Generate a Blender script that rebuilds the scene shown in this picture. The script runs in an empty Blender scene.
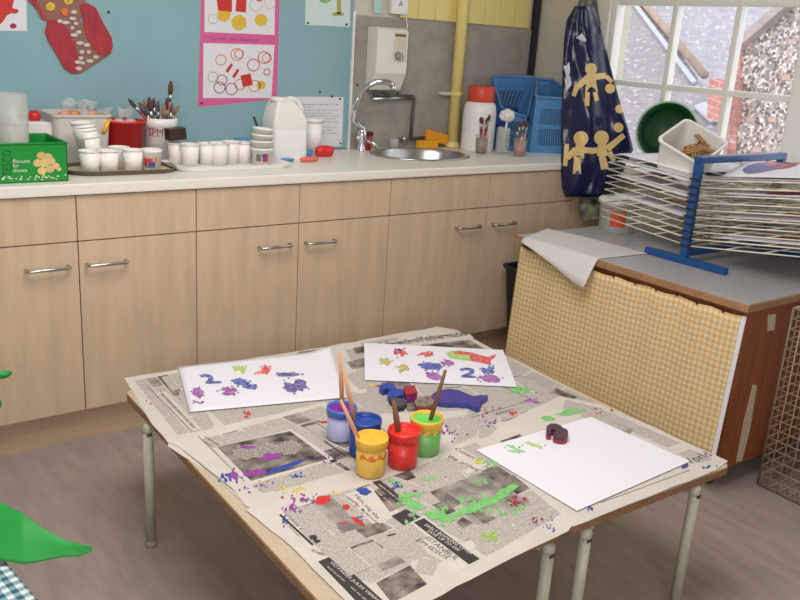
import bpy, bmesh, math, random
from mathutils import Vector, Matrix
random.seed(7)
C = bpy.context.scene
COL = C.collection
PI = math.pi

# ------------------------------------------------------------------ camera
F, YAW, PITCH, ROLL = 856.24, 0.65759, 0.29375, 0.06547
CAM = Vector((-1.68663, -2.85795, 1.44606))
def basis():
    cy, sy, cp, sp, cr, sr = math.cos(YAW), math.sin(YAW), math.cos(PITCH), math.sin(PITCH), math.cos(ROLL), math.sin(ROLL)
    f = Vector((sy*cp, cy*cp, -sp)); r = Vector((cy, -sy, 0)); u = r.cross(f)
    return r*cr + u*sr, u*cr - r*sr, f
RT, UP, FW = basis()
cd = bpy.data.cameras.new('camera'); cam = bpy.data.objects.new('camera', cd); COL.objects.link(cam)
cd.sensor_width = 36; cd.lens = F/800*36; cd.clip_start = .05
M = Matrix((RT, UP, -FW)).transposed().to_4x4(); M.translation = CAM
cam.matrix_world = M; C.camera = cam

# ------------------------------------------------------------------ light, exposure
C.view_settings.view_transform = 'Standard'; C.view_settings.look = 'None'
C.view_settings.gamma = 1; C.view_settings.exposure = 0.0
W = bpy.data.worlds.new('overcast_sky'); C.world = W; W.use_nodes = True
bg = W.node_tree.nodes['Background']; bg.inputs[0].default_value = (.93, .96, 1, 1); bg.inputs[1].default_value = 2.2
def area(name, loc, target, sx, sy, power, col):
    l = bpy.data.lights.new(name, 'AREA'); l.shape = 'RECTANGLE'; l.size = sx; l.size_y = sy; l.energy = power; l.color = col
    o = bpy.data.objects.new(name, l); COL.objects.link(o); o.location = loc
    o.rotation_euler = (Vector(target)-Vector(loc)).to_track_quat('-Z', 'Y').to_euler(); return o
area('ceiling_fill_light', (-.75, -1.35, 2.55), (-.75, -1.35, 0), 1.6, 1.2, 50, (1, .955, .93))  # added soft fill from overhead; no lamp fixture is modelled
area('rear_fill_light', (-2.6, -4.2, 1.8), (.2, -.6, .7), 1.6, 1.2, 56, (1, .97, .97))  # added fill from behind the camera; the room has no window there

# ------------------------------------------------------------------ helpers
def at(px, py, axis, val):
    d = FW + RT*((px-400)/F) + UP*((300-py)/F)
    return CAM + d*((val-CAM[axis])/d[axis])
def at_plane(px, py, p, n):
    d = FW + RT*((px-400)/F) + UP*((300-py)/F); n = Vector(n)
    return CAM + d*((Vector(p)-CAM).dot(n)/d.dot(n))
def lin(c):
    c /= 255.0
    return c/12.92 if c <= .04045 else ((c+.055)/1.055)**2.4
def rgb(r, g, b): return (lin(r), lin(g), lin(b), 1)
MATS = {}
def mat(name, col, rough=.5, metal=0, noise=0, scale=20, trans=0, spec=.5, bump=0, alpha=1, stretch=(1, 1, 1), emit=0, col2=None):
    m = bpy.data.materials.new(name); m.use_nodes = True; nt = m.node_tree; b = nt.nodes['Principled BSDF']
    b.inputs['Base Color'].default_value = col; b.inputs['Roughness'].default_value = rough; b.inputs['Metallic'].default_value = metal
    b.inputs['Transmission Weight'].default_value = trans; b.inputs['Specular IOR Level'].default_value = spec; b.inputs['Alpha'].default_value = alpha
    if noise or bump:
        tc = nt.nodes.new('ShaderNodeTexCoord'); mp = nt.nodes.new('ShaderNodeMapping'); mp.inputs['Scale'].default_value = stretch
        nz = nt.nodes.new('ShaderNodeTexNoise'); nz.inputs['Scale'].default_value = scale; nz.inputs['Detail'].default_value = 5
        nt.links.new(tc.outputs['Object'], mp.inputs[0]); nt.links.new(mp.outputs[0], nz.inputs['Vector'])
        if noise:
            r = nt.nodes.new('ShaderNodeValToRGB')
            c2 = col2 or tuple(c*(1-noise) for c in col[:3])+(1,)
            r.color_ramp.elements[0].color = c2; r.color_ramp.elements[1].color = col
            r.color_ramp.elements[0].position = .35; r.color_ramp.elements[1].position = .62
            nt.links.new(nz.outputs['Fac'], r.inputs[0]); nt.links.new(r.outputs[0], b.inputs['Base Color'])
        if bump:
            bp = nt.nodes.new('ShaderNodeBump'); bp.inputs['Strength'].default_value = bump; bp.inputs['Distance'].default_value = .01
            nt.links.new(nz.outputs['Fac'], bp.inputs['Height']); nt.links.new(bp.outputs[0], b.inputs['Normal'])
    MATS[name] = m; return m
class MB:
    def __init__(s): s.v, s.f, s.m, s.uv, s.sm, s.mats = [], [], [], [], [], []
    def mi(s, m):
        if m not in s.mats: s.mats.append(m)
        return s.mats.index(m)
    def face(s, pts, m, uv=None, smooth=False):
        n = len(s.v); s.v += [Vector(p) for p in pts]; s.f.append(list(range(n, n+len(pts)))); s.m.append(s.mi(m)); s.uv.append(uv); s.sm.append(smooth)
    def raw(s, vs, fs, m, smooth=False, uvs=None):
        n = len(s.v); s.v += [Vector(p) for p in vs]; k = s.mi(m)
        for f in fs:
            s.f.append([n+i for i in f]); s.m.append(k); s.sm.append(smooth); s.uv.append([uvs[i] for i in f] if uvs else None)
        return s
    def box(s, a, b, m, bev=0, mx=None):
        bm = bmesh.new(); bmesh.ops.create_cube(bm, size=1)
        a, b = Vector(a), Vector(b)
        for v in bm.verts: v.co = Vector([(a[i]+b[i])/2 + v.co[i]*abs(b[i]-a[i]) for i in range(3)])
        if bev: bmesh.ops.bevel(bm, geom=list(bm.edges), offset=bev, segments=2, affect='EDGES', profile=.6)
        if mx: bm.transform(mx)
        s.bm(bm, m); return s
    def bm(s, bm, m, smooth=False):
        bm.verts.index_update(); s.raw([v.co.copy() for v in bm.verts], [[v.index for v in f.verts] for f in bm.faces], m, smooth); bm.free()
    def bar(s, p0, p1, w, h, m, up=(0, 0, 1), bev=0):
        p0, p1 = Vector(p0), Vector(p1); d = p1-p0; L = d.length; d.normalize(); u = Vector(up)
        x = d.cross(u)
        if x.length < 1e-4: x = d.cross(Vector((1, 0, 0)))
        x.normalize(); z = x.cross(d)
        mx = Matrix((x, d, z)).transposed().to_4x4(); mx.translation = (p0+p1)/2
        return s.box((-w/2, -L/2, -h/2), (w/2, L/2, h/2), m, bev, mx)
    def tube(s, pts, r, m, seg=10, closed=False, smooth=True):
        pts = [Vector(p) for p in pts]; n = len(pts); vs, fs = [], []
        rs = r if isinstance(r, (list, tuple)) else [r]*n
        prev = None
        for i, p in enumerate(pts):
            if closed: t = pts[(i+1) % n]-pts[i-1]
            else: t = pts[min(i+1, n-1)]-pts[max(i-1, 0)]
            t.normalize()
            if prev is None:
                x = t.orthogonal().normalized()
            else:
                x = prev - t*prev.dot(t); x.normalize()
            prev = x; y = t.cross(x)
            for k in range(seg):
                a = 2*PI*k/seg; vs.append(p + (x*math.cos(a)+y*math.sin(a))*rs[i])
        for i in range(n if closed else n-1):
            j = (i+1) % n
            for k in range(seg):
                l = (k+1) % seg; fs.append([i*seg+k, i*seg+l, j*seg+l, j*seg+k])
        if not closed: fs += [list(range(seg))[::-1], [(n-1)*seg+k for k in range(seg)]]
        return s.raw(vs, fs, m, smooth)
    def lathe(s, prof, m, c=(0, 0, 0), seg=28, mx=None, smooth=True, cap=True):
        vs, fs = [], []; n = len(prof)
        for r, z in prof:
            for k in range(seg):
                a = 2*PI*k/seg; p = Vector((r*math.cos(a), r*math.sin(a), z)); p = mx @ p if mx else p
                vs.append(p+Vector(c))
        for i in range(n-1):
            for k in range(seg):
                l = (k+1) % seg; fs.append([i*seg+k, i*seg+l, (i+1)*seg+l, (i+1)*seg+k])
        if cap: fs += [list(range(seg))[::-1], [(n-1)*seg+k for k in range(seg)]]
        return s.raw(vs, fs, m, smooth)
    def prism(s, poly, z0, z1, m, mx=None, m_side=None):
        n = len(poly); A = [Vector((p[0], p[1], z0)) for p in poly]; B = [Vector((p[0], p[1], z1)) for p in poly]
        if mx: A = [mx @ p for p in A]; B = [mx @ p for p in B]
        s.raw(A+B, [list(range(n))[::-1], list(range(n, 2*n))], m)
        s.raw(A+B, [[i, (i+1) % n, n+(i+1) % n, n+i] for i in range(n)], m_side or m); return s
    def slab(s, pts, thick, m):          # polygon of world points, given thickness along its normal
        pts = [Vector(p) for p in pts]; n = (pts[1]-pts[0]).cross(pts[2]-pts[0]).normalized()*thick; k = len(pts)
        s.raw(pts+[p-n for p in pts], [list(range(k)), list(range(k, 2*k))[::-1]]+[[i, k+i, k+(i+1) % k, (i+1) % k] for i in range(k)], m); return s
    def text(s, t, o, x, y, m):          # lettering fitted to the parallelogram o, o+x, o+y
        cu = bpy.data.curves.new('lettering', 'FONT'); cu.body = t; cu.resolution_u = 2
        ob = bpy.data.objects.new('lettering', cu); COL.objects.link(ob); bpy.context.view_layer.update()
        me = bpy.data.meshes.new_from_object(ob.evaluated_get(bpy.context.evaluated_depsgraph_get()))
        vs = [v.co.copy() for v in me.vertices]; fs = [list(p.vertices) for p in me.polygons]
        bpy.data.objects.remove(ob); bpy.data.curves.remove(cu); bpy.data.meshes.remove(me)
        x0, x1 = min(v.x for v in vs), max(v.x for v in vs); y0, y1 = min(v.y for v in vs), max(v.y for v in vs)
        o, x, y = Vector(o), Vector(x), Vector(y)
        return s.raw([o+x*((v.x-x0)/(x1-x0))+y*((v.y-y0)/(y1-y0)) for v in vs], fs, m)
    def build(s, name, parent=None, loc=None, bevel=0, subsurf=0, solid=0):
        me = bpy.data.meshes.new(name); org = ORG.get(parent.as_pointer(), Vector()) if parent else Vector(loc or (0, 0, 0))
        me.from_pydata([tuple(v-org) for v in s.v], [], s.f)
        for m in s.mats: me.materials.append(m)
        uvl = me.uv_layers.new(name='UVMap') if any(s.uv) else None
        for i, p in enumerate(me.polygons):
            p.material_index = s.m[i]; p.use_smooth = s.sm[i]
            if uvl and s.uv[i]:
                for k, li in enumerate(p.loop_indices): uvl.data[li].uv = s.uv[i][k]
        o = bpy.data.objects.new(name, me); COL.objects.link(o)
        if parent: o.parent = parent
        else: o.location = org
        ORG[o.as_pointer()] = org
        if solid:
            md = o.modifiers.new('thickness', 'SOLIDIFY'); md.thickness = solid; md.offset = 1
        if bevel:
            md = o.modifiers.new('bevel', 'BEVEL'); md.width = bevel; md.segments = 2; md.limit_method = 'ANGLE'
        if subsurf:
            md = o.modifiers.new('subdivision', 'SUBSURF'); md.levels = md.render_levels = subsurf
        return o
ORG = {}
def tag(o, label, cat, group=None, kind=None):
    if label: o['label'] = label
    if cat: o['category'] = cat
    if group: o['group'] = group
    if kind: o['kind'] = kind
    return o
def thing(name, label, cat, loc=(0, 0, 0), group=None):
    o = bpy.data.objects.new(name, None); COL.objects.link(o); o.location = loc; o.empty_display_size = .05
    ORG[o.as_pointer()] = Vector(loc); return tag(o, label, cat, group)
def struct(o): o['kind'] = 'structure'; return o
def dup(o, loc, label, rot=None, scale=None):
    c = o.copy(); COL.objects.link(c); c.location = loc; c['label'] = label
    if rot is not None: c.rotation_euler = rot
    if scale: c.scale = scale
    for ch in o.children:
        d = ch.copy(); COL.objects.link(d); d.parent = c
        for g in ch.children:
            e = g.copy(); COL.objects.link(e); e.parent = d
    return c
def blob(n=14, r=.3, seed=0, sx=1, sy=1):
    R = random.Random(seed)
    return [(math.cos(2*PI*k/n)*sx*(1-r*R.random()), math.sin(2*PI*k/n)*sy*(1-r*R.random())) for k in range(n)]
def grid(f, nu, nv): # f(s,t)->Vector
    vs = [f(i/nu, j/nv) for j in range(nv+1) for i in range(nu+1)]
    fs = [[j*(nu+1)+i, j*(nu+1)+i+1, (j+1)*(nu+1)+i+1, (j+1)*(nu+1)+i] for j in range(nv) for i in range(nu)]
    return vs, fs, [(i/nu, j/nv) for j in range(nv+1) for i in range(nu+1)]

# ------------------------------------------------------------------ materials
white_pl = mat('white_plastic', rgb(232, 230, 228), .4)
paper_w = mat('white_paper', rgb(222, 220, 227), .8)
cream_p = mat('cream_paint', rgb(214, 206, 186), .5, noise=.06, scale=3)
cream_w = mat('cream_wall', rgb(205, 200, 186), .7, noise=.06, scale=4)
maple = mat('maple_laminate', rgb(206, 181, 153), .42, noise=.13, scale=5, stretch=(5, 5, .6))
maple_p = mat('maple_plinth', rgb(200, 172, 142), .45, noise=.16, scale=5, stretch=(.6, 5, 5))
gapm = mat('dark_gap', rgb(120, 90, 66), .8)
steel = mat('brushed_steel', rgb(190, 190, 190), .28, 1)
chrome = mat('chrome', rgb(225, 225, 228), .08, 1)
worktop_m = mat('worktop_laminate', rgb(228, 224, 214), .35, noise=.04, scale=60)
blue_wall = mat('blue_backing_paper', rgb(134, 173, 180), .8, noise=.08, scale=3)
splash_m = mat('grey_splashback', rgb(160, 155, 146), .6, noise=.18, scale=14)
yellow_p = mat('yellow_paint', rgb(230, 212, 136), .45, noise=.05, scale=6)
black_m = mat('black_strip', rgb(38, 35, 36), .5)
floor_m = mat('vinyl_floor', rgb(158, 145, 139), .45, noise=.16, scale=4, stretch=(7, 1.5, 1), spec=.4)
green_pl = mat('green_plastic', rgb(18, 144, 54), .55)
green_dk = mat('dark_green_plastic', rgb(16, 66, 32), .35)
red_pl = mat('red_plastic', rgb(212, 38, 36), .35)
blue_pl = mat('blue_plastic', rgb(84, 138, 188), .4)
navy = mat('navy_vinyl', rgb(24, 30, 66), .22, bump=.5, scale=9)
gold = mat('gold_print', rgb(214, 184, 122), .4)
blue_metal = mat('blue_enamel', rgb(22, 72, 132), .35)
wire_m = mat('cream_wire', rgb(226, 218, 200), .4)
grid_m = mat('rusty_wire', rgb(172, 156, 136), .5, .2)
wood_br = mat('cabinet_wood', rgb(150, 82, 44), .45, noise=.35, scale=5, stretch=(8, 8, .5))
wood_ed = mat('edge_wood', rgb(164, 122, 88), .5, noise=.2, scale=30)
grey_top = mat('grey_laminate', rgb(172, 170, 171), .3, noise=.06, scale=30)
legm = mat('grey_green_paint', rgb(180, 178, 162), .45, noise=.12, scale=60)
chip = mat('chipped_paint', rgb(70, 56, 48), .8)
table_w = mat('tabletop_wood', rgb(190, 172, 146), .5, noise=.08, scale=25)
news = mat('newsprint', rgb(200, 193, 184), .85, noise=.08, scale=9, bump=.35)
ink = mat('ink', rgb(52, 48, 46), .8)
ink_g = mat('grey_ink', rgb(116, 110, 104), .85)
wht_i = mat('paper_white_letters', rgb(214, 206, 196), .8)
def uvmat(name, fn):
    m = bpy.data.materials.new(name); m.use_nodes = True; nt = m.node_tree; b = nt.nodes['Principled BSDF']; b.inputs['Roughness'].default_value = .85
    uv = nt.nodes.new('ShaderNodeUVMap'); fn(nt, uv.outputs[0], b); return m
def mathn(nt, op, a, b=None, c=None):
    n = nt.nodes.new('ShaderNodeMath'); n.operation = op
    for i, x in enumerate((a, b, c)):
        if x is None: continue
        if isinstance(x, (int, float)): n.inputs[i].default_value = x
        else: nt.links.new(x, n.inputs[i])
    return n.outputs[0]
def mixc(nt, f, a, b):
    n = nt.nodes.new('ShaderNodeMix'); n.data_type = 'RGBA'; nt.links.new(f, n.inputs[0])
    for i, x in ((6, a), (7, b)):
        if isinstance(x, tuple): n.inputs[i].default_value = x
        else: nt.links.new(x, n.inputs[i])
    return n.outputs[2]
def text_fn(pitch, dark, light):
    def fn(nt, uv, b):
        s = nt.nodes.new('ShaderNodeSeparateXYZ'); nt.links.new(uv, s.inputs[0])
        line = mathn(nt, 'LESS_THAN', mathn(nt, 'FRACT', mathn(nt, 'DIVIDE', s.outputs[1], pitch)), .58)
        mp = nt.nodes.new('ShaderNodeMapping'); mp.inputs['Scale'].default_value = (420, 1/pitch, 1); nt.links.new(uv, mp.inputs[0])
        nz = nt.nodes.new('ShaderNodeTexNoise'); nz.inputs['Scale'].default_value = 1; nt.links.new(mp.outputs[0], nz.inputs['Vector'])
        w = mathn(nt, 'MULTIPLY', line, mathn(nt, 'GREATER_THAN', nz.outputs['Fac'], .44))
        nt.links.new(mixc(nt, mathn(nt, 'MULTIPLY', w, .8), light, dark), b.inputs['Base Color'])
    return fn
text_m = uvmat('newspaper_text', text_fn(.0042, rgb(112, 107, 103), rgb(194, 187, 178)))
text_s = uvmat('notice_text', text_fn(.016, rgb(110, 110, 112), rgb(222, 222, 222)))
def photo_fn(sc, d, l):
    def fn(nt, uv, b):
        nz = nt.nodes.new('ShaderNodeTexNoise'); nz.inputs['Scale'].default_value = sc; nz.inputs['Detail'].default_value = 6; nt.links.new(uv, nz.inputs['Vector'])
        r = nt.nodes.new('ShaderNodeValToRGB'); r.color_ramp.elements[0].position = .38; r.color_ramp.elements[1].position = .66
        r.color_ramp.elements[0].color = d; r.color_ramp.elements[1].color = l
        nt.links.new(nz.outputs['Fac'], r.inputs[0]); nt.links.new(r.outputs[0], b.inputs['Base Color'])
    return fn
photo_d = uvmat('dark_press_photo', photo_fn(18, rgb(52, 46, 44), rgb(150, 140, 130)))
photo_l = uvmat('grey_press_photo', photo_fn(14, rgb(112, 106, 102), rgb(176, 168, 160)))
def check_fn(p, a, b_, c):
    def fn(nt, uv, b):
        s = nt.nodes.new('ShaderNodeSeparateXYZ'); nt.links.new(uv, s.inputs[0])
        x = mathn(nt, 'LESS_THAN', mathn(nt, 'FRACT', mathn(nt, 'DIVIDE', s.outputs[0], p)), .5)
        y = mathn(nt, 'LESS_THAN', mathn(nt, 'FRACT', mathn(nt, 'DIVIDE', s.outputs[1], p)), .5)
        k = mixc(nt, x, a, b_); k2 = mixc(nt, x, b_, c)
        nt.links.new(mixc(nt, y, k, k2), b.inputs['Base Color'])
    return fn
ging_y = uvmat('yellow_gingham', check_fn(.021, rgb(220, 204, 170), rgb(212, 186, 136), rgb(202, 168, 108)))
ging_b = uvmat('teal_gingham', check_fn(.024, rgb(216, 220, 214), rgb(128, 160, 168), rgb(44, 90, 112)))
P = {k: mat('paint_'+k, c, .45, noise=.2, scale=90) for k, c in dict(blue=rgb(44, 70, 160), purple=rgb(146, 62, 150), green=rgb(122, 194, 112), lime=rgb(160, 196, 84), red=rgb(206, 52, 46), yellow=rgb(226, 190, 62), olive=rgb(176, 172, 84), crimson=rgb(160, 40, 64), indigo=rgb(72, 62, 142), orange=rgb(232, 120, 40), brown=rgb(128, 72, 52)).items()}
PR = {}
for k_, m_ in list(P.items()):
    c_ = m_.node_tree.nodes['Principled BSDF'].inputs['Base Color'].default_value
    PR[k_] = mat('print_'+k_, tuple(c_), .6, noise=.3, scale=75, col2=tuple(x*.72+y*.28 for x, y in zip(c_[:3], rgb(232, 228, 234)[:3]))+(1,))
glass_m = bpy.data.materials.new('window_glass'); glass_m.use_nodes = True
nt = glass_m.node_tree; nt.nodes.remove(nt.nodes['Principled BSDF'])
tr = nt.nodes.new('ShaderNodeBsdfTransparent'); gl = nt.nodes.new('ShaderNodeBsdfGlossy'); gl.inputs['Roughness'].default_value = .03
mx_ = nt.nodes.new('ShaderNodeMixShader'); mx_.inputs[0].default_value = .06
nt.links.new(tr.outputs[0], mx_.inputs[1]); nt.links.new(gl.outputs[0], mx_.inputs[2]); nt.links.new(mx_.outputs[0], nt.nodes['Material Output'].inputs[0])
def clear_mat(name, col, fac):
    m = bpy.data.materials.new(name); m.use_nodes = True; nt = m.node_tree; b = nt.nodes['Principled BSDF']
    b.inputs['Base Color'].default_value = col; b.inputs['Roughness'].default_value = .25
    t = nt.nodes.new('ShaderNodeBsdfTransparent'); mx = nt.nodes.new('ShaderNodeMixShader'); mx.inputs[0].default_value = fac
    nt.links.new(t.outputs[0], mx.inputs[1]); nt.links.new(b.outputs[0], mx.inputs[2]); nt.links.new(mx.outputs[0], nt.nodes['Material Output'].inputs[0]); return m
clear_pl = clear_mat('clear_plastic', rgb(220, 220, 215), .32)
thin_pl = clear_mat('thin_clear_plastic', rgb(220, 220, 215), .13)
frost_pl = clear_mat('frosted_plastic', rgb(226, 222, 216), .9)
cello = clear_mat('cellophane', rgb(226, 222, 218), .3)

# ------------------------------------------------------------------ room shell
WY, WX, ZW, ZC = .60, 1.80, .935, .70   # back wall, window wall, worktop height, low cabinet height
b = MB(); b.box((-3.6, -5, -.05), (WX+.25, WY+.1, 0), floor_m); struct(b.build('floor'))
b = MB(); b.box((-3.6, -5, 2.7), (WX+.25, WY+.1, 2.8), cream_w); struct(b.build('ceiling'))
b = MB(); b.box((-3.7, WY, 0), (WX+.25, WY+.1, 2.7), cream_w); struct(b.build('wall_back'))
b = MB(); b.box((-3.7, -5, 0), (-3.6, WY, 2.7), cream_w); struct(b.build('wall_left'))
b = MB(); b.box((-3.7, -5.1, 0), (WX+.25, -5, 2.7), cream_w); struct(b.build('wall_front'))
WIN_Y0, WIN_Y1, WIN_Z0, WIN_Z1 = -2.1, .10, .93, 2.45
b = MB()
b.box((WX, -5, 0), (WX+.25, WIN_Y0, 2.7), cream_w); b.box((WX, WIN_Y1+.09, 0), (WX+.25, WY, 2.7), cream_w)
b.box((WX, WIN_Y0, 0), (WX+.25, WIN_Y1+.09, WIN_Z0-.02), cream_w); b.box((WX, WIN_Y0, WIN_Z1), (WX+.25, WIN_Y1+.09, 2.7), cream_w)
struct(b.build('wall_right'))
# window
win = struct(thing('window_1', None, None, (WX, -1, WIN_Z0)))
fr_m = mat('window_frame_paint', rgb(232, 230, 224), .4)
b = MB()
b.box((WX-.02, WIN_Y1, WIN_Z0), (WX+.09, WIN_Y1+.09, WIN_Z1), fr_m, .006); b.box((WX, WIN_Y1-.028, WIN_Z0), (WX+.06, WIN_Y1, WIN_Z1), fr_m, .006)
b.box((WX-.015, -1.04, WIN_Z0), (WX+.09, -.905, WIN_Z1), fr_m, .008)
b.box((WX-.02, WIN_Y0, WIN_Z0), (WX+.09, WIN_Y0+.08, WIN_Z1), fr_m, .006)
b.box((WX, WIN_Y0, WIN_Z0), (WX+.08, WIN_Y1, WIN_Z0+.05), fr_m, .006); b.box((WX, WIN_Y0, WIN_Z1-.06), (WX+.08, WIN_Y1, WIN_Z1), fr_m, .006)
b.build('window_frame', win)
y1 = at(676, 0, 0, WX)[1]; y2 = at(740, 0, 0, WX)[1]; zb = at(700, 90.5, 0, WX)[2]; zt = at(760, 3, 0, WX)[2]; ph = zt-zb
bars = [y1, y2, -1.27, -1.60, -1.88]; hz = [zb-ph+.02, zb, zt, zt+ph]
for y in bars:
    b = MB(); b.box((WX+.005, y-.014, WIN_Z0+.04), (WX+.05, y+.014, WIN_Z1-.05), fr_m, .005); b.build('glazing_bar', win)
for z in hz:
    b = MB(); b.box((WX+.008, WIN_Y0+.05, z-.013), (WX+.048, WIN_Y1-.02, z+.013), fr_m, .005); b.build('glazing_bar', win)
ys = sorted([WIN_Y0+.07, -1.0]+bars+[WIN_Y1-.02]); zs = [WIN_Z0+.03]+hz+[WIN_Z1-.03]
for a, c in zip(ys, ys[1:]):
    for d, e in zip(zs, zs[1:]):
        b = MB(); b.box((WX+.028, a, d), (WX+.031, c, e), glass_m); b.build('pane', win)
b = MB(); b.box((WX-.12, WIN_Y0-.05, .90), (WX, WIN_Y1+.12, .925), fr_m, .006); struct(b.build('trim_1'))
# wall finishes on the back wall
b = MB(); b.box((-3.0, WY-.012, .94), (.60, WY-.0005, 2.3), blue_wall); b.box((-.215, WY-.0135, .9), (-.209, WY-.012, at(182, 112, 1, WY)[2]), blue_wall)
tag(b.build('display_board'), 'wide display board covered in turquoise paper behind the worktop', 'display board')
b = MB(); b.box((.602, WY-.010, .90), (at(527, 80, 1, WY)[0]-.004, WY, 1.545), splash_m); struct(b.build('trim_2'))
b = MB(); b.box((.595, WY-.02, .935), (.606, WY-.002, 1.56), white_pl); struct(b.build('trim_3'))
b = MB()
x = .86
while x < 1.70:
    b.box((x, WY-.018, 1.55), (min(x+.105, 1.735), WY, 2.3), yellow_p, .003); x += .107
struct(b.build('trim_4'))
b = MB(); b.box((1.745, WY-.03, .935), (1.782, WY, 2.4), black_m, .004); struct(b.build('trim_5'))
b = MB(); b.box((WX-.006, .30, .935), (WX, .304, 2.3), cream_p); struct(b.build('trim_6'))

# ------------------------------------------------------------------ worktop, sink, units
SX = (at(366, 152, 2, ZW)[0]+at(472, 157, 2, ZW)[0])/2-.005; SY = .335; SRX, SRY = .245, .19
b = MB(); N = 40
hole = [(SX+SRX*.95*math.cos(2*PI*k/N), SY+SRY*.95*math.sin(2*PI*k/N)) for k in range(N)]
x0, x1, y0_, y1_ = -1.31, WX-.002, -.03, WY-.014
def onrect(a):
    c, s = math.cos(a), math.sin(a); t = 1e9
    if c > 1e-9: t = min(t, (x1-SX)/c)
    if c < -1e-9: t = min(t, (x0-SX)/c)
    if s > 1e-9: t = min(t, (y1_-SY)/s)
    if s < -1e-9: t = min(t, (y0_-SY)/s)
    return (SX+c*t, SY+s*t)
angs = sorted(set([2*PI*k/N for k in range(N)]+[math.atan2(yy-SY, xx-SX) % (2*PI) for xx in (x0, x1) for yy in (y0_, y1_)]))
hin = [(SX+SRX*.95*math.cos(a), SY+SRY*.95*math.sin(a)) for a in angs]; hout = [onrect(a) for a in angs]; n = len(angs)
vs = [(x, y, ZW) for x, y in hin]+[(x, y, ZW) for x, y in hout]+[(x, y, ZW-.036) for x, y in hin]+[(x, y, ZW-.036) for x, y in hout]
fs = []
for i in range(n):
    j = (i+1) % n
    fs += [[i, n+i, n+j, j], [2*n+i, 2*n+j, 3*n+j, 3*n+i], [n+i, 3*n+i, 3*n+j, n+j], [i, j, 2*n+j, 2*n+i]]
b.raw(vs, fs, worktop_m)
tag(b.build('worktop', bevel=.006), 'long cream laminate worktop running along the back wall', 'worktop')
sink = thing('sink', 'oval stainless steel sink set into the cream worktop', 'sink', (SX, SY, ZW))
def ell(prof, m, name, cap=True):
    b = MB(); vs, fs = [], []
    for r, z in prof:
        for k in range(48): vs.append((SX+(SRX*r)*math.cos(2*PI*k/48), SY+(SRY*r)*math.sin(2*PI*k/48), ZW+z))
    for i in range(len(prof)-1):
        for k in range(48): l = (k+1) % 48; fs.append([i*48+k, i*48+l, (i+1)*48+l, (i+1)*48+k])
    if cap: fs.append([(len(prof)-1)*48+k for k in range(48)])
    b.raw(vs, fs, m, True); return b.build(name, sink)
ell([(.94, .001), (1.04, .001), (1.05, .004), (1.0, .008), (.95, .006)], steel, 'rim', False)
ell([(.95, .006), (.90, -.01), (.86, -.10), (.7, -.135), (.2, -.14)], steel, 'bowl')
b = MB(); b.lathe([(.03, -.139), (.03, -.137), (.012, -.137), (.01, -.14)], chrome, (SX, SY, ZW)); b.build('drain', sink)

XS = [-1.285, at(77, 220, 1, -.02)[0]-.0, at(196.5, 210, 1, -.02)[0], at(300, 200, 1, -.02)[0], at(391, 196, 1, -.02)[0], at(489.6, 190, 1, -.02)[0], 1.545]
ZD0, ZG, ZT = .135, .742, .899
FY = -.018
def pull(parent, x, z):
    b = MB(); L = .066
    b.tube([(x-L, FY, z), (x-L, FY-.022, z), (x-L+.006, FY-.03, z), (x+L-.006, FY-.03, z), (x+L, FY-.022, z), (x+L, FY, z)], .0055, steel, 10)
    b.build('handle', parent)
units = [(0, 2, 'leftmost maple base unit with two doors below the green biscuit box'), (2, 4, 'middle maple base unit with two doors behind the painting table'), (4, 6, 'right maple base unit with two doors beneath the sink')]
HX = [at(49.5, 269, 1, -.045)[0], at(109, 262.5, 1, -.045)[0], at(277.5, 245.5, 1, -.045)[0], at(323, 240.5, 1, -.045)[0], at(471, 228, 1, -.045)[0], at(506.5, 224, 1, -.045)[0]]
for a, c, lab in units:
    u = thing('base_unit', lab, 'cabinet', ((XS[a]+XS[c])/2, .28, 0), 'fitted maple base units under the worktop')
    b = MB(); xa, xb = XS[a]+.001, XS[c]-.001
    b.box((xa, 0, ZD0-.005), (xa+.016, WY-.02, ZT-.002), maple); b.box((xb-.016, 0, ZD0-.005), (xb, WY-.02, ZT-.002), maple)
    b.box((xa, 0, ZD0-.005), (xb, WY-.02, ZD0+.012), maple); b.box((xa, .0, ZG-.02), (xb, .018, ZG+.02), gapm); b.box((xa, WY-.03, ZD0), (xb, WY-.02, ZT-.002), maple)
    xm = XS[a+1]; b.box((xm-.01, 0, ZD0), (xm+.01, .02, ZT-.002), gapm); b.box((xa, 0, ZT-.02), (xb, .03, ZT-.002), gapm)
    b.build('carcass', u)
    for k in (a, a+1):
        g = .0018
        b = MB(); b.box((XS[k]+g, FY, ZD0), (XS[k+1]-g, -.0005, ZG-.002), maple, .001); d = b.build('door', u)
        pull(d, HX[k], .662)
        b = MB(); b.box((XS[k]+g, FY, ZG+.002), (XS[k+1]-g, -.0005, ZT-.004), maple, .001); b.build('drawer_front', u)
b = MB(); b.box((-1.3, .035, 0), (1.545, .053, .128), maple_p); b.build('x') if False else tag(b.build('plinth'), 'pale maple plinth board along the floor under the base units', 'plinth')
b = MB(); b.box((1.547, -.012, 0), (WX-.004, .0, ZT-.002), maple); tag(b.build('filler_panel'), 'narrow maple filler panel between the right base unit and window wall', 'panel')

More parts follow.
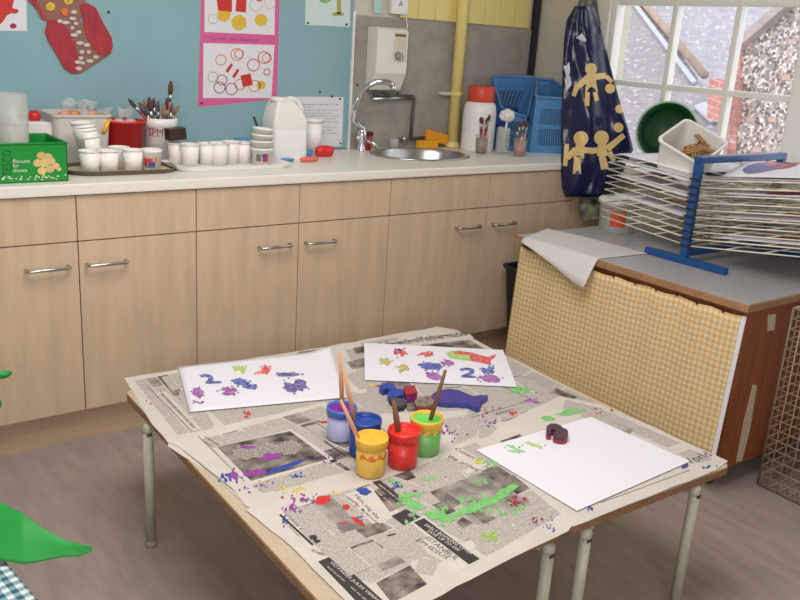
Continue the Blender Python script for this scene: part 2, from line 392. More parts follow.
# ------------------------------------------------------------------ wall pictures
def wp(px, py, d=0): return at(px, py, 1, WY-.012-d)
def wall_sheet(b, pts, d, m, th=.0008):
    q = [wp(x, y, d) for x, y in pts]; b.slab(q, th, m)
def pin(par, px, py, d=.003):
    b = MB(); p = wp(px, py, d); b.lathe([(.001, -.002), (.005, -.001), (.005, .002), (.002, .004)], ink, p, 10, Matrix.Rotation(PI/2, 4, 'X')); return b.build('drawing_pin', par)
def wblob(b, px, py, rx, ry, d, m, seed, n=14, r=.3, rot=0):
    pts = blob(n, r, seed); c, s = math.cos(rot), math.sin(rot)
    b.face([wp(px+rx*(x*c-y*s), py+ry*(x*s+y*c), d) for x, y in pts][::-1], m)
def wring(b, px, py, r, w, d, m):
    for k in range(20):
        a0, a1 = 2*PI*k/20, 2*PI*(k+1)/20
        b.face([wp(px+r*math.cos(a0), py+r*math.sin(a0), d), wp(px+r*math.cos(a1), py+r*math.sin(a1), d), wp(px+(r-w)*math.cos(a1), py+(r-w)*math.sin(a1), d), wp(px+(r-w)*math.cos(a0), py+(r-w)*math.sin(a0), d)], m)
# owl
red_owl = mat('owl_red', rgb(172, 48, 58), .6, noise=.25, scale=60, stretch=(1, 1, .3)); owl_br = mat('owl_brown', rgb(146, 100, 88), .7, noise=.12, scale=30)
shell_m = mat('white_shells', rgb(206, 196, 196), .6, noise=.12, scale=60)
owl = thing('owl_picture', 'red and brown painted card owl with white pebble chest pinned on turquoise wall', 'wall decoration', wp(72, 35))
b = MB(); wall_sheet(b, [(28, -6), (55, -14), (84, -12), (86, 4), (80, 20), (108, 56), (80, 74), (66, 60), (52, 24), (44, 19), (37, 8)][::-1], .004, owl_br, .004); b.build('body', owl)
for pts in ([(48, 20), (58, 20), (66, 27), (73, 38), (77, 52), (79, 73), (72, 73.5), (64, 68), (57, 55), (49, 42), (45, 32)], [(80, 5), (88, 3), (96, 8), (104, 24), (112, 38), (113, 46), (111, 53), (105, 57), (95, 50), (87, 38), (84, 25)]):
    b = MB(); wall_sheet(b, pts[::-1], .008, red_owl, .004); b.build('wing', owl)
b = MB(); wall_sheet(b, [(28, 0), (33, 5), (37, 10), (42, 19), (48, 21), (44, 14), (38, 5), (36, -4)][::-1], .0075, red_owl, .003); b.build('head_feathers', owl)
for ex, ey in ((50.5, 6.5), (68.5, .5)):
    b = MB(); wall_sheet(b, [(ex+4.6*x, ey+4.2*y) for x, y in blob(16, .02, 3)][::-1], .007, P['yellow'], .003); e = b.build('eye', owl)
    b = MB(); wall_sheet(b, [(ex+1.4*x, ey+1.4*y) for x, y in blob(10, .02, 3)][::-1], .0085, P['olive'], .0015); b.build('pupil', e)
b = MB(); wall_sheet(b, [(60, 10), (64, 8), (69, 10), (66, 16), (63, 15)][::-1], .008, P['orange'], .003); b.build('beak', owl)
b = MB()
for i, (x, y) in enumerate([(60, 21), (66, 22.5), (73, 18.5), (74, 12), (76, 23.5), (72.5, 28), (79, 32), (74.5, 35), (80, 43), (87, 45), (82, 52), (89, 52), (81, 58), (78, 62), (90, 61), (79, 68.5), (96, 57), (83, 63)]):
    wall_sheet(b, [(x+3.4*a*(1+.3*math.sin(i)), y+2.1*c) for a, c in blob(9, .25, i)][::-1], .009, shell_m, .004)
b.build('pebble_chest', owl)
# painting cut by the left edge
s = thing('child_painting', 'red blotted painting on white paper at top left beside the card owl', 'painting', wp(0, 0))
b = MB(); wall_sheet(b, [(-60, -30), (-60, 30.5), (27, 31), (26, -30)], .002, paper_w)
b.build('sheet', s)
b = MB(); wblob(b, -20, -2, 38, 33, .0026, P['red'], 5, 40, .14); wblob(b, 13, 26, 4, 3, .0027, P['crimson'], 3); wblob(b, 14, 11, 5, 3, .0027, P['red'], 8); b.build('red_paint', s)
# pink poster
pink = mat('pink_sugar_paper', rgb(214, 98, 152), .85, noise=.06, scale=8)
s = thing('pink_poster', 'pink poster of two ring and square print pictures on turquoise board', 'poster', wp(238, 60))
b = MB(); wall_sheet(b, [(203, -60), (198, 107), (277, 99), (281, -60)], .001, pink); b.build('backing_sheet', s)
for k, pts in enumerate(([(205, -55), (204.5, 32), (274.5, 35), (276, -55)], [(203.5, 43), (203, 98), (271.5, 98), (274.5, 45)])):
    b = MB(); wall_sheet(b, pts, .0022, paper_w)
    D = .0027
    if k == 0:
        for cx, cy, rx, m, sd in ((224, 15, 7, 'yellow', 1), (239, 22.5, 8, 'yellow', 2), (261, 20, 6.5, 'yellow', 3)): wblob(b, cx, cy, rx, rx, D, P[m], sd, 18, .08)
        b.face([wp(216, -8, D+.0003), wp(218, 10.5, D+.0003), wp(232, 12, D+.0003), wp(232, -8, D+.0003)], P['red']); b.face([wp(237, -8, D), wp(235.5, 11.5, D), wp(246, 12.5, D), wp(247, -8, D)], P['red'])
        wring(b, 213, 19, 5, .6, D, P['lime']); wring(b, 270, 3, 6, .6, D, P['yellow']); wring(b, 256, 5, 6.5, .6, D, P['lime']); wblob(b, 259, -2, 4, 4, D, P['red'], 9)
    else:
        for cx, cy, r, m in ((221, 60, 5.6, 'orange'), (237, 54.5, 6.4, 'orange'), (239, 54, 4.8, 'orange'), (253.5, 65, 6.4, 'red'), (264, 57.5, 6.3, 'red'), (267, 58, 5, 'orange'), (213, 77, 5.5, 'lime'), (222, 80, 5.5, 'crimson'), (219.5, 87.5, 6, 'crimson'), (231.5, 89, 6.2, 'crimson'), (240, 84.5, 5.6, 'orange'), (254.5, 86, 6, 'orange'), (267, 72, 3.5, 'crimson')): wring(b, cx, cy, r, .9, D, P[m])
        b.face([wp(x, y, D+.0002) for x, y in ((240.5, 75.5), (243, 87), (253, 85), (250.5, 73.5))], P['red']); wblob(b, 261, 85, 4.6, 4.6, D, P['yellow'], 4, 16, .08)
        for (px, py) in ((229, 68), (235.5, 73.5)): b.face([wp(x, y, D) for x, y in ((px-3.5, py+3), (px-1, py+5), (px+4, py-3), (px+2, py-5))], P['red'])
    b.build('print_picture', s)
b = MB(); b.text('Circles and Squares', wp(210, 41.2, .002), wp(258, 42.6, .002)-wp(210, 41.2, .002), wp(210, 36.2, .002)-wp(210, 41.2, .002), P['purple']); b.build('caption', s)
pin(s, 201.5, 103)
# drawing top middle
s = thing('child_drawing', 'pale drawing with green and yellow crayon left of the wall socket', 'drawing', wp(328, 10))
b = MB(); wall_sheet(b, [(306, -40), (305, 25), (350, 27), (351, -40)], .002, mat('pale_paper', rgb(204, 220, 216), .8)); b.build('sheet', s)
b = MB(); wblob(b, 325, -1, 7, 5, .0027, P['green'], 2); wblob(b, 338, 14, 7, 2.4, .0027, P['olive'], 4); b.face([wp(337, -30, .0027), wp(337, 14, .0027), wp(341, 14, .0027), wp(341, -30, .0027)], P['olive']); b.build('crayon_marks', s)
pin(s, 308, 23); pin(s, 346.5, 24.5)
# strip of pale paper by socket
b = MB(); wall_sheet(b, [(374, -30), (374, 13), (381, 13), (381, -30)], .001, mat('mint_paper', rgb(176, 214, 206), .8)); tag(b.build('paper_strip'), 'narrow mint paper strip just left of the wall socket', 'paper')
# notice
s = thing('notice_sheet', 'white printed notice pinned to the board behind the milky jug', 'notice', wp(315, 120))
b = MB(); wall_sheet(b, [(283, 96.5), (284, 148), (342, 146), (343.5, 97)], .002, paper_w); b.build('sheet', s)
b = MB()
for i, (xa, xb, y) in enumerate(((299, 338.5, 105), (299, 311, 108), (299, 338, 111), (299, 331.5, 114), (299, 338, 116.7), (299, 336, 119.5), (299, 338, 122.5), (299, 336.5, 128), (299, 333, 131), (299, 337, 134))):
    b.text(['will be returned to other side of the sink', 'in the day', 'brushes must be washed well and left dry', 'for the next time they are used', 'please empty the water pots', 'before you leave this area', 'and dry the sink. Thank you', 'Spare aprons hang on', 'the hook by the', 'window, wash hands'][i], wp(xa, y+.2, .0026), wp(xb, y+.1, .0026)-wp(xa, y+.2, .0026), wp(xa, y-1.6, .0026)-wp(xa, y+.2, .0026), ink_g)
b.build('lettering', s)
for q in ((340, 99), (340.5, 143.5), (332, 96.5)): pin(s, *q)
for i, (x, y, l) in enumerate(((108.5, 12, 'black drawing pin in turquoise board right of the owl'), (320, 92, 'black drawing pin in turquoise board above the notice'), (357, 85, 'pin in the grey splashback left of the heater'), (398, 93, 'pin in the grey splashback under the heater corner'))):
    o = pin(None, x, y, .002); tag(o, l, 'pin')
# socket
s = thing('wall_socket', 'white double wall socket above the water heater', 'socket', wp(398, 4))
b = MB(); p0, p1 = wp(389, 13.5), wp(406, -6); b.box((p0.x, WY-.034, p0.z), (p1.x, WY-.010, p1.z), white_pl, .003); b.build('plate', s)
for dx, dz in ((-.006, .002), (.006, .002), (0, .012)):
    b = MB(); c = wp(398, 5); b.box((c.x+dx-.002, WY-.036, c.z+dz-.005), (c.x+dx+.002, WY-.033, c.z+dz+.005), ink); b.build('pin_hole', s)
b = MB(); b.tube([wp(405, 13, .002), wp(406, 18, .004), wp(407, 24, .004), wp(407.5, 29, .02)], .003, white_pl, 6); tag(b.build('power_cord'), 'thin white cord from the wall socket to the water heater', 'cord')
# water heater
h = thing('water_heater', 'white wall-mounted water heater with grey dial above the sink', 'water heater', (.77, WY-.01, 1.215))
hw = mat('heater_enamel', rgb(222, 218, 210), .35)
b = MB(); prof = [(WY-.011, 1.215), (WY-.06, 1.215), (WY-.10, 1.295), (WY-.10, 1.49), (WY-.08, 1.50), (WY-.011, 1.50)]
b.raw([(.68, y, z) for y, z in prof]+[(.857, y, z) for y, z in prof], [list(range(6)), list(range(6, 12))[::-1]]+[[i, i+6, (i+1) % 6+6, (i+1) % 6] for i in range(6)], hw); b.build('casing', h, bevel=.006)
def hf(px, py, d=0): return at(px, py, 1, WY-.1005-d)
b = MB(); b.slab([hf(394.5, 32), hf(394, 62), hf(406, 62), hf(407, 33)], .0005, mat('heater_panel', rgb(204, 198, 178), .5)); b.build('control_panel', h)
b = MB(); b.slab([hf(395.5, 34, .001), hf(395.5, 36.5, .001), hf(406, 37, .001), hf(406, 34.5, .001)], .0005, P['brown']); b.build('brand_label', h)
b = MB(); c = hf(398, 56); b.lathe([(.019, 0), (.019, .01), (.016, .022), (.001, .022)], mat('dial_grey', rgb(150, 146, 138), .4), c, 20, Matrix.Rotation(PI/2, 4, 'X')); b.box((c.x-.004, c.y-.03, c.z-.016), (c.x+.004, c.y-.015, c.z+.016), mat('dial_bar', rgb(170, 166, 158), .4)); b.build('dial', h)
# heater pipes
pp = mat('lagged_pipe', rgb(92, 86, 84), .5, noise=.4, scale=90)
s = thing('heater_pipe', 'grey water pipe elbowing down from the heater to the sink', 'pipe', (.75, WY-.03, 1.18))
def sp(px, py, d=.03): return at(px, py, 1, WY-d)
b = MB(); b.tube([sp(372, 99), sp(412, 97.5)], .009, steel, 10); b.tube([sp(374, 94), sp(390, 95.5), sp(412, 96.5)], .008, pp, 10); b.build('horizontal_pipe', s)
b = MB(); b.tube([sp(411, 96), sp(413.5, 97), sp(414, 99), sp(412, 118), sp(410.5, 140)], .009, pp, 10); b.build('down_pipe', s)
b = MB(); b.tube([sp(399, 139), sp(425, 137.5)], .007, pp, 10); b.lathe([(.012, -.012), (.014, 0), (.012, .012)], steel, sp(404, 139)); b.build('valve', s)
b = MB(); b.tube([sp(383, 88, .05), sp(387, 97)], .009, pp, 10); b.build('elbow', s)
# tap
t = thing('sink_tap', 'tall chrome gooseneck mixer tap beside the oval sink', 'tap', (.60, .50, ZW))
TB = at(356, 150, 2, ZW); TB = Vector((TB.x, min(TB.y, .5), ZW))
def tp(px, py, k): return at(px, py, 1, TB.y-.10*k)
b = MB(); b.lathe([(.026, 0), (.026, .008), (.018, .014), (.018, .05), (.021, .055), (.021, .09), (.015, .10), (.013, .13)], chrome, TB); b.build('body', t)
b = MB(); pts = [TB+Vector((0, 0, .10))]
for (px, py, k) in ((353, 118, .1), (354.5, 108, .15), (357.5, 99, .2), (362, 91, .3), (368, 85.5, .5), (376, 82, .7), (384, 81.5, .85), (390, 83, .95), (393.5, 87, 1)): pts.append(tp(px, py, k))
b.tube(pts, [.014]*2+[.013]*8, chrome, 14); b.build('spout', t)
b = MB(); q = tp(393.5, 87, 1); b.lathe([(.012, -.014), (.013, -.010), (.013, .004), (.010, .010)], chrome, q); b.build('nozzle', t)
b = MB(); b.tube([TB+Vector((.02, -.015, .05)), TB+Vector((.045, -.04, .04)), TB+Vector((.055, -.05, .015))], [.009, .008, .006], chrome, 10); b.tube([TB+Vector((-.018, .0, .05)), TB+Vector((-.035, -.01, .07))], [.008, .006], chrome, 10); b.build('lever', t)
# red beaker behind the tap
s = thing('red_beaker', 'small red beaker with dark lid behind the chrome tap', 'beaker', (at(367, 120, 1, .545).x, .545, ZW))
o = Vector((at(367, 120, 1, .545).x, .545, ZW))
b = MB(); b.lathe([(.026, .001), (.031, .072), (.029, .072), (.024, .004)], mat('dull_red_plastic', rgb(168, 40, 58), .4), o); b.build('body', s)
b = MB(); b.lathe([(.034, .072), (.034, .085), (.01, .087)], mat('dark_lid', rgb(70, 40, 44), .4), o); b.build('lid', s)
# glass by wall
o = Vector((at(394, 140, 1, .55).x, .545, ZW)); b = MB(); b.lathe([(.02, .001), (.024, .05), (.022, .05), (.018, .004)], clear_pl, o); tag(b.build('small_glass', loc=o), 'small clear glass standing against the splashback behind the sink', 'glass')
# orange sponges
def sponge(label, c, sx, sy, sz, rz, rx, m):
    mx = Matrix.Translation(c) @ Matrix.Rotation(rz, 4, 'Z') @ Matrix.Rotation(rx, 4, 'Y')
    b = MB(); b.box((-sx/2, -sy/2, 0), (sx/2, sy/2, sz), m, .006, mx); return tag(b.build('sponge', loc=c), label, 'sponge', 'orange sponges by the sink')
o1 = at(425, 148, 2, ZW); sponge('orange sponge lying flat at the back rim of the sink', Vector((o1.x, .535, ZW+.001)), .115, .04, .04, .0, 0, mat('orange_sponge', rgb(232, 168, 30), .8, bump=.5, scale=120))
sponge('orange sponge tilted against the other one behind the sink', Vector((at(437, 145, 1, .545).x, .562, ZW+.026)), .135, .035, .052, 0, .22, mat('amber_sponge', rgb(236, 160, 34), .8, bump=.5, scale=120))
# yellow standpipe
s = thing('standpipe', 'yellow painted vertical pipe rising from the worktop beside the heater', 'pipe', (at(457, 100, 1, .555).x, .555, ZW))
o0 = at(452.5, 146, 1, .555); o1 = at(463, 0, 1, .555); xm = (o0.x+o1.x)/2
b = MB(); b.tube([(xm, .555, ZW), (xm, .555, 2.4)], .029, yellow_p, 20); b.build('pipe', s)
b = MB(); z = at(458, 94, 1, .555).z; b.lathe([(.033, -.01), (.035, -.005), (.035, .005), (.033, .01)], yellow_p, (xm, .555, z)); b.build('collar', s)
b = MB(); b.box((xm-.085, .56, z-.008), (xm-.03, .59, z+.008), cream_p, .003); b.build('bracket', s)
b = MB(); b.lathe([(.04, .001), (.04, .012), (.03, .03)], yellow_p, (xm, .555, ZW)); b.build('base_flange', s)

# ------------------------------------------------------------------ generic props
def cyl_on(px, y, z=ZW): # foot point on worktop for a thing centred at pixel column px
    p = at(px, 150, 1, y); return Vector((p.x, y, z))
def scale_at(p): return (Vector(p)-CAM).dot(FW)/F   # metres per pixel there
def brush(label, p0, p1, col, bristle, r=.004, hair=.035, group='paint brushes', tip=True):
    p0, p1 = Vector(p0), Vector(p1); d = (p1-p0).normalized(); L = (p1-p0).length
    s = thing('paint_brush', label, 'paint brush', p0, group)
    fr = L-hair-.03
    b = MB(); b.tube([p0, p0+d*fr*.5, p0+d*fr], [r*.7, r*1.15, r], col, 8); b.build('handle', s)
    b = MB(); b.tube([p0+d*fr, p0+d*(fr+.03)], [r*1.05, r*1.25], steel, 8); b.build('ferrule', s)
    b = MB(); b.tube([p0+d*(fr+.03), p0+d*(fr+.03+hair*.5), p1], [r*1.2, r*1.7, r*.7], bristle, 8); b.build('bristles', s)
    return s
wood_h = mat('brush_wood', rgb(206, 150, 118), .5); wood_d = mat('dark_brush_wood', rgb(120, 76, 62), .5); red_h = mat('red_brush_wood', rgb(160, 44, 42), .4); hair_m = mat('bristle_brown', rgb(92, 66, 52), .9)

# white canister with red lid
s = thing('paint_canister', 'white plastic canister with red screw lid beside the yellow pipe', 'canister', cyl_on(476.5, .42)); o = cyl_on(476.5, .42); k = scale_at(o+Vector((0, 0, .1)))
b = MB(); b.lathe([(16*k, 0), (16.5*k, 3*k), (16.5*k, 36*k), (15.5*k, 45*k), (13*k, 48*k)], white_pl, o); b.build('body', s)
b = MB(); b.lathe([(12.6*k, 48*k), (13.2*k, 49*k), (13.2*k, 62*k), (12*k, 63*k)], mat('red_lid', rgb(206, 70, 46), .45), o); b.build('lid', s)
def pot(label, px, y, r, hgt, m, water=None):
    o = cyl_on(px, y); s = thing('brush_pot', label, 'pot', o, 'brush pots by the basket')
    b = MB(); b.lathe([(r*.85, 0), (r, hgt), (r*.94, hgt), (r*.8, .004)], m, o, 20); b.build('cup', s)
    if water:
        b = MB(); b.lathe([(r*.79, .005), (r*.9, hgt*.8), (.001, hgt*.8)], water, o, 20); b.build('dirty_water', s)
    return o
o = pot('murky brown brush pot in front of the white canister', 481, .33, .033, .092, thin_pl, mat('brown_water', rgb(140, 120, 98), .3))
for i, (dx, dy, tx, tz, c) in enumerate(((-.008, 0, -.02, .155, red_h), (.0, .008, .0, .15, wood_d), (.010, 0, .022, .15, red_h), (.006, -.008, .03, .165, red_h))):
    brush(['red brush leaning left in the murky brown pot', 'dark brush upright in the murky brown pot', 'broad red brush at the right of the murky brown pot', 'tall red brush rising highest from the murky brown pot'][i], o+Vector((dx*.6, dy*.6, .01)), o+Vector((tx, dy, tz*1.15)), c, hair_m, .0045, .03)
o = pot('pinkish brush pot nearest the front edge beside the blue basket', 519.5, .20, .034, .09, thin_pl, mat('pink_water', rgb(176, 120, 112), .3))
for i, (dx, dy, tx, tz, c) in enumerate(((-.012, 0, -.035, .13, red_h), (-.004, .008, -.01, .15, wood_d), (.004, 0, .012, .155, steel), (.011, -.008, .03, .15, wood_h))):
    brush(['red brush leaning left in the pinkish pot', 'dark brush in middle of the pinkish pot', 'silver-handled brush in the pinkish pot', 'pale wooden brush leaning right in the pinkish pot'][i], o+Vector((dx*.6, dy*.6, .01)), o+Vector((tx, dy, tz*1.15)), c, hair_m, .0045, .03)
o = cyl_on(502, .30); s = thing('glass_jar', 'clear ribbed jar holding the white dish brush', 'jar', o)
b = MB(); b.lathe([(.030, .001), (.034, .01), (.034, .12), (.031, .13), (.028, .13), (.030, .01)], clear_pl, o); b.build('body', s)
s = thing('dish_brush', 'white round-headed dish brush standing in the clear jar', 'dish brush', o+Vector((0, 0, .01)))
b = MB(); b.tube([o+Vector((.004, 0, .015)), o+Vector((.0, -.01, .10)), o+Vector((-.003, -.02, .17))], .005, white_pl, 8); b.build('handle', s)
b = MB(); bm = bmesh.new(); bmesh.ops.create_icosphere(bm, subdivisions=3, radius=.036, matrix=Matrix.Translation(o+Vector((-.005, -.02, .19))) @ Matrix.Diagonal((1.1, 1, .85, 1)))
R = random.Random(4)
for v in bm.verts: v.co += (v.co-(o+Vector((-.005, -.02, .19))))*R.uniform(-.12, .12)
b.bm(bm, white_pl); b.build('bristle_head', s)

# blue baskets
def basket(name_label, corners_b, corners_t, m, loc):
    """slatted basket; four bottom corners, four rim corners (fl, fr, br, bl)"""
    s = thing('storage_basket', name_label, 'basket', loc, 'blue plastic baskets')
    Bc = [Vector(p) for p in corners_b]; Tc = [Vector(p) for p in corners_t]
    b = MB(); b.slab(Bc, .004, m); b.build('bottom', s)
    for i in range(4):
        j = (i+1) % 4; b = MB(); a0, a1, t0, t1 = Bc[i], Bc[j], Tc[i], Tc[j]
        L = (a1-a0).length; n = max(5, int(L/.016))
        def q(u, v): return (a0.lerp(a1, u)).lerp(t0.lerp(t1, u), v)
        nrm = (a1-a0).cross(t0-a0).normalized()
        def panel(u0, u1, v0, v1): b.slab([q(u0, v0), q(u1, v0), q(u1, v1), q(u0, v1)], .003, m)
        panel(0, 1, 0, .12); panel(0, 1, .80, 1); panel(0, .14, .12, .8); panel(.86, 1, .12, .8); panel(.14, .86, .44, .52)
        for k in range(n):
            u = .14+.72*(k+.5)/n; panel(u-.2/n, u+.2/n, .12, .8)
        b.build('slatted_side', s)
    b = MB(); cen = sum(Tc, Vector())/4
    ring = []
    for i in range(4):
        a, c = Tc[i], Tc[(i+1) % 4]; ring += [a.lerp(c, .06), a.lerp(c, .94)]
    b.tube(ring+[ring[0]], .008, m, 8); b.build('rim', s); return s
bb = [Vector((1.535, .30, ZW+.004)), Vector((1.74, .18, ZW+.004)), Vector((1.755, .42, ZW+.004)), Vector((1.55, .44, ZW+.004))]
zr = at(535, 99, 1, .28).z
bt = [Vector((at(536, 97, 1, .26).x, .26, at(536, 97, 1, .26).z)), at(580, 97.5, 1, .13), Vector((1.785, .44, zr)), Vector((1.54, .47, zr))]
bt[1] = Vector((min(bt[1].x, 1.78), .13, bt[0].z)); bt[2] = Vector((1.785, .44, at(536, 79, 1, .46).z)); bt[3] = at(537, 79, 1, .46)
basket('lower blue slatted basket standing on the worktop end by the apron', bb, bt, blue_pl, bb[0])
u0, u1, u2, u3 = at(500, 142, 1, .46), at(533, 142, 1, .40), at(492.5, 76, 1, .50), at(535, 77, 1, .46)
zt_ = at(494, 76, 1, .50).z
ub = [Vector((1.40, .42, ZW+.004)), Vector((1.50, .34, ZW+.004)), Vector((1.56, .52, ZW+.004)), Vector((1.45, .56, ZW+.004))]
ut = [Vector((1.40, .40, 1.15)), at(527, 118, 1, .30), at(536, 77, 1, .47), at(492.5, 76, 1, .53)]
basket('blue slatted basket tilted open behind the jars with a navy cloth inside', ub, ut, mat('deep_blue_plastic', rgb(76, 126, 180), .4), ub[0])
b = MB(); c = Vector((1.46, .405, 1.10)); bm = bmesh.new(); bmesh.ops.create_icosphere(bm, subdivisions=4, radius=.085)
R = random.Random(3)
from mathutils import noise as mnoise
for v in bm.verts:
    f = 1+.35*mnoise.noise(v.co*18); v.co = Vector((v.co.x*1.0*f, v.co.y*.42*f, v.co.z*.65*f)) + c
b.bm(bm, mat('blue_cloth', rgb(24, 58, 140), .6, bump=.3, scale=30), True); tag(b.build('folded_cloth', loc=c), 'crumpled royal blue cloth stuffed in the tilted blue basket', 'cloth')

# ------------------------------------------------------------------ left end of the worktop
# biscuit box
tin_m = mat('biscuit_box_green', rgb(20, 138, 52), .4)
tz = at(68, 143, 1, .035).z; xr = at(68.5, 178, 1, .035).x; xl = -1.19
s = thing('biscuit_box', 'green cardboard biscuit box at the left end of the worktop', 'box', (xl+.15, .15, ZW))
b = MB(); T_ = .004; ya, yb_ = .035, .27
b.box((xl, ya, ZW+.001), (xr, ya+T_, tz), tin_m); b.box((xl, yb_-T_, ZW+.001), (xr, yb_, tz), tin_m); b.box((xl, ya, ZW+.001), (xl+T_, yb_, tz), tin_m); b.box((xr-T_, ya, ZW+.001), (xr, yb_, tz), tin_m); b.box((xl, ya, ZW+.001), (xr, yb_, ZW+.004), tin_m)
b.build('tray', s, bevel=.001)
b = MB(); b.tube([(xl, ya, tz), (xr, ya, tz), (xr, yb_, tz), (xl, yb_, tz), (xl, ya, tz)], .004, tin_m, 6); b.build('rim', s)
def bf(px, py, d=.0006): return at(px, py, 1, ya-d)
b = MB()
dkg = mat('box_dark_lettering', rgb(14, 74, 40), .5)
b.text('TESCO', bf(12, 176), bf(11.5, 150)-bf(12, 176), bf(2.5, 176.5)-bf(12, 176), dkg)
for i, w in enumerate(('Biscuits', 'for', 'cheese')):
    x1w = (30, 19, 27)[i]; y = 163+4.6*i; b.text(w, bf(13, y), bf(x1w, y-.3)-bf(13, y), bf(13, y-3.6)-bf(13, y), wht_i)
b.build('lettering', s)
b = MB()
for i, (x, y, r) in enumerate(((41, 155.5, 4.5), (48, 157, 4.5), (37.5, 163, 4.5), (44, 163, 5), (51, 161, 4.5), (56, 166, 3.6), (42, 171, 4.6), (50, 169, 4.5), (59, 169, 2.5))):
    b.face([bf(x+r*a, y+r*.9*c, .0008+.0002*i) for a, c in blob(14, .08, i)][::-1], mat('cracker_%d' % i, rgb(196+i*3 % 20, 164+(i*7) % 22, 104+(i*11) % 30), .7))
b.build('cracker_picture', s)
b = MB()
for i in range(34):
    x = random.uniform(0, 67); y = random.uniform(176.5, 181)-x*.03; b.face([bf(x+1.3*a, y+.9*c, .0007) for a, c in blob(6, .4, i)][::-1], wht_i)
b.build('snow_pattern', s)
# clear jug standing in box
o = Vector((at(13, 140, 1, .13).x, .13, ZW+.0055)); r = 16*scale_at(o+Vector((0, 0, .15)))
zt2 = at(13, 95, 1, .13).z-ZW
s = thing('measuring_jug', 'tall clear plastic beaker standing in the green biscuit box', 'beaker', o)
b = MB(); b.lathe([(r*.92, 0), (r, zt2), (r*.96, zt2), (r*.88, .004)], clear_pl, o); b.build('body', s)
b = MB(); b.lathe([(r*.87, .005), (r*.92, zt2*.62), (.001, zt2*.62)], frost_pl, o); b.build('cloudy_liquid', s)
# white tub with red knob behind
o = cyl_on(36, .42); p1 = at(30, 121, 1, .42); p2 = at(49, 121, 1, .42); hz_ = p1.z-ZW
s = thing('kitchen_scale', 'white box with red knob behind the green biscuit box', 'box', o)
b = MB(); b.box((p1.x-.06, .38, ZW+.001), (p2.x, .5, p1.z), white_pl, .006); b.build('body', s)
b = MB(); b.lathe([(.02, p1.z-ZW), (.022, p1.z-ZW+.02), (.012, p1.z-ZW+.035)], red_pl, (at(34, 115, 1, .44).x, .44, ZW)); b.build('knob', s)
tub_m = mat('frosted_tub', rgb(204, 198, 192), .4)
# big translucent tub
o = cyl_on(74, .44); zt3 = at(74, 112, 1, .44).z; xa, xb = at(45, 112, 1, .44).x, at(103, 112, 1, .44).x
s = thing('storage_tub', 'large translucent tub of wrapped sweets behind the round tray', 'tub', o)
b = MB(); w2 = (xb-xa)/2; cx = (xa+xb)/2
def rr(w, d, r, n=5): # rounded rect
    out = []
    for q, (sx, sy) in enumerate(((1, 1), (-1, 1), (-1, -1), (1, -1))):
        for k in range(n+1):
            a = PI/2*q + PI/2*k/n; out.append((sx*(w-r)+r*math.cos(a), sy*(d-r)+r*math.sin(a)))
    return out
def rtub(b, cx, cy, z0, w0, d0, w1, d1, h, m, mx=None, th=.003, rim=.006):
    L = [(w0, d0, 0), (w1, d1, h-.009), (w1+rim, d1+rim, h-.008), (w1+rim, d1+rim, h), (w1-th, d1-th, h), (w0-th, d0-th, th)]
    vs = []; n = len(rr(1, 1, .1))
    for w, d, z in L:
        for x, y in rr(w, d, min(w, d)*.25): p = Vector((x, y, z)); p = mx @ p if mx else p; vs.append(p+Vector((cx, cy, z0)))
    fs = []
    for i in range(len(L)-1):
        for k in range(n): l = (k+1) % n; fs.append([i*n+k, i*n+l, (i+1)*n+l, (i+1)*n+k])
    fs += [list(range(n))[::-1], [(len(L)-1)*n+k for k in range(n)]]
    b.raw(vs, fs, m, False)
rtub(b, cx, .44, ZW+.001, w2*.86, .09, w2*.98, .10, zt3-ZW-.001, tub_m); b.build('body', s)
sweet = [mat('sweet_pink', rgb(226, 150, 130), .5), mat('sweet_orange', rgb(230, 140, 90), .5), mat('sweet_grey', rgb(176, 176, 170), .5)]
def wrapped(label, c, r, m, seed, grp, name='wrapped_sweet'):
    s = thing(name, label, 'sweet', c, grp); R = random.Random(seed)
    b = MB(); bm = bmesh.new(); bmesh.ops.create_icosphere(bm, subdivisions=2, radius=r)
    for v in bm.verts: v.co = Vector((v.co.x*1.2, v.co.y, v.co.z*.8))*R.uniform(.85, 1.1)+Vector(c)
    b.bm(bm, m, True); b.build('sweet', s)
    b = MB(); n = 9; d = Vector((R.uniform(-.4, .4), R.uniform(-.3, .1), 1)).normalized(); a = d.orthogonal()
    base = Vector(c)+d*r*.5; ring = []
    for k in range(n):
        rot = Matrix.Rotation(2*PI*k/n, 3, d); ring.append(base+d*r*R.uniform(1.4, 2.6)+(rot @ a)*r*R.uniform(.5, 1.3))
    b.raw([base]+ring, [[0, 1+k, 1+(k+1) % n] for k in range(n)], cello); b.build('cellophane_wrapper', s)
zz = zt3-.014
for i, (px, l) in enumerate(((64, 'wrapped pink sweet at the left on the translucent tub'), (75, 'tallest twisted cellophane sweet on top of the translucent tub'), (84, 'wrapped sweet in the middle of the translucent tub top'), (93, 'wrapped orange sweet at the right of the translucent tub top'))):
    q = at(px, 108, 1, .42); wrapped(l, (q.x, .42+.02*(i % 2), zz+.008), .018, sweet[i % 3], i, 'wrapped sweets in the translucent tub')
b = MB(); b.box((cx-w2*.8, .44-.075, ZW+.01), (cx+w2*.8, .44+.075, zz-.012), mat('packed_contents', rgb(206, 186, 176), .8, noise=.2, scale=40), .01); o_ = tag(b.build('packed_sweets'), 'pale mass of sweets filling the translucent tub', 'sweets', kind='stuff')
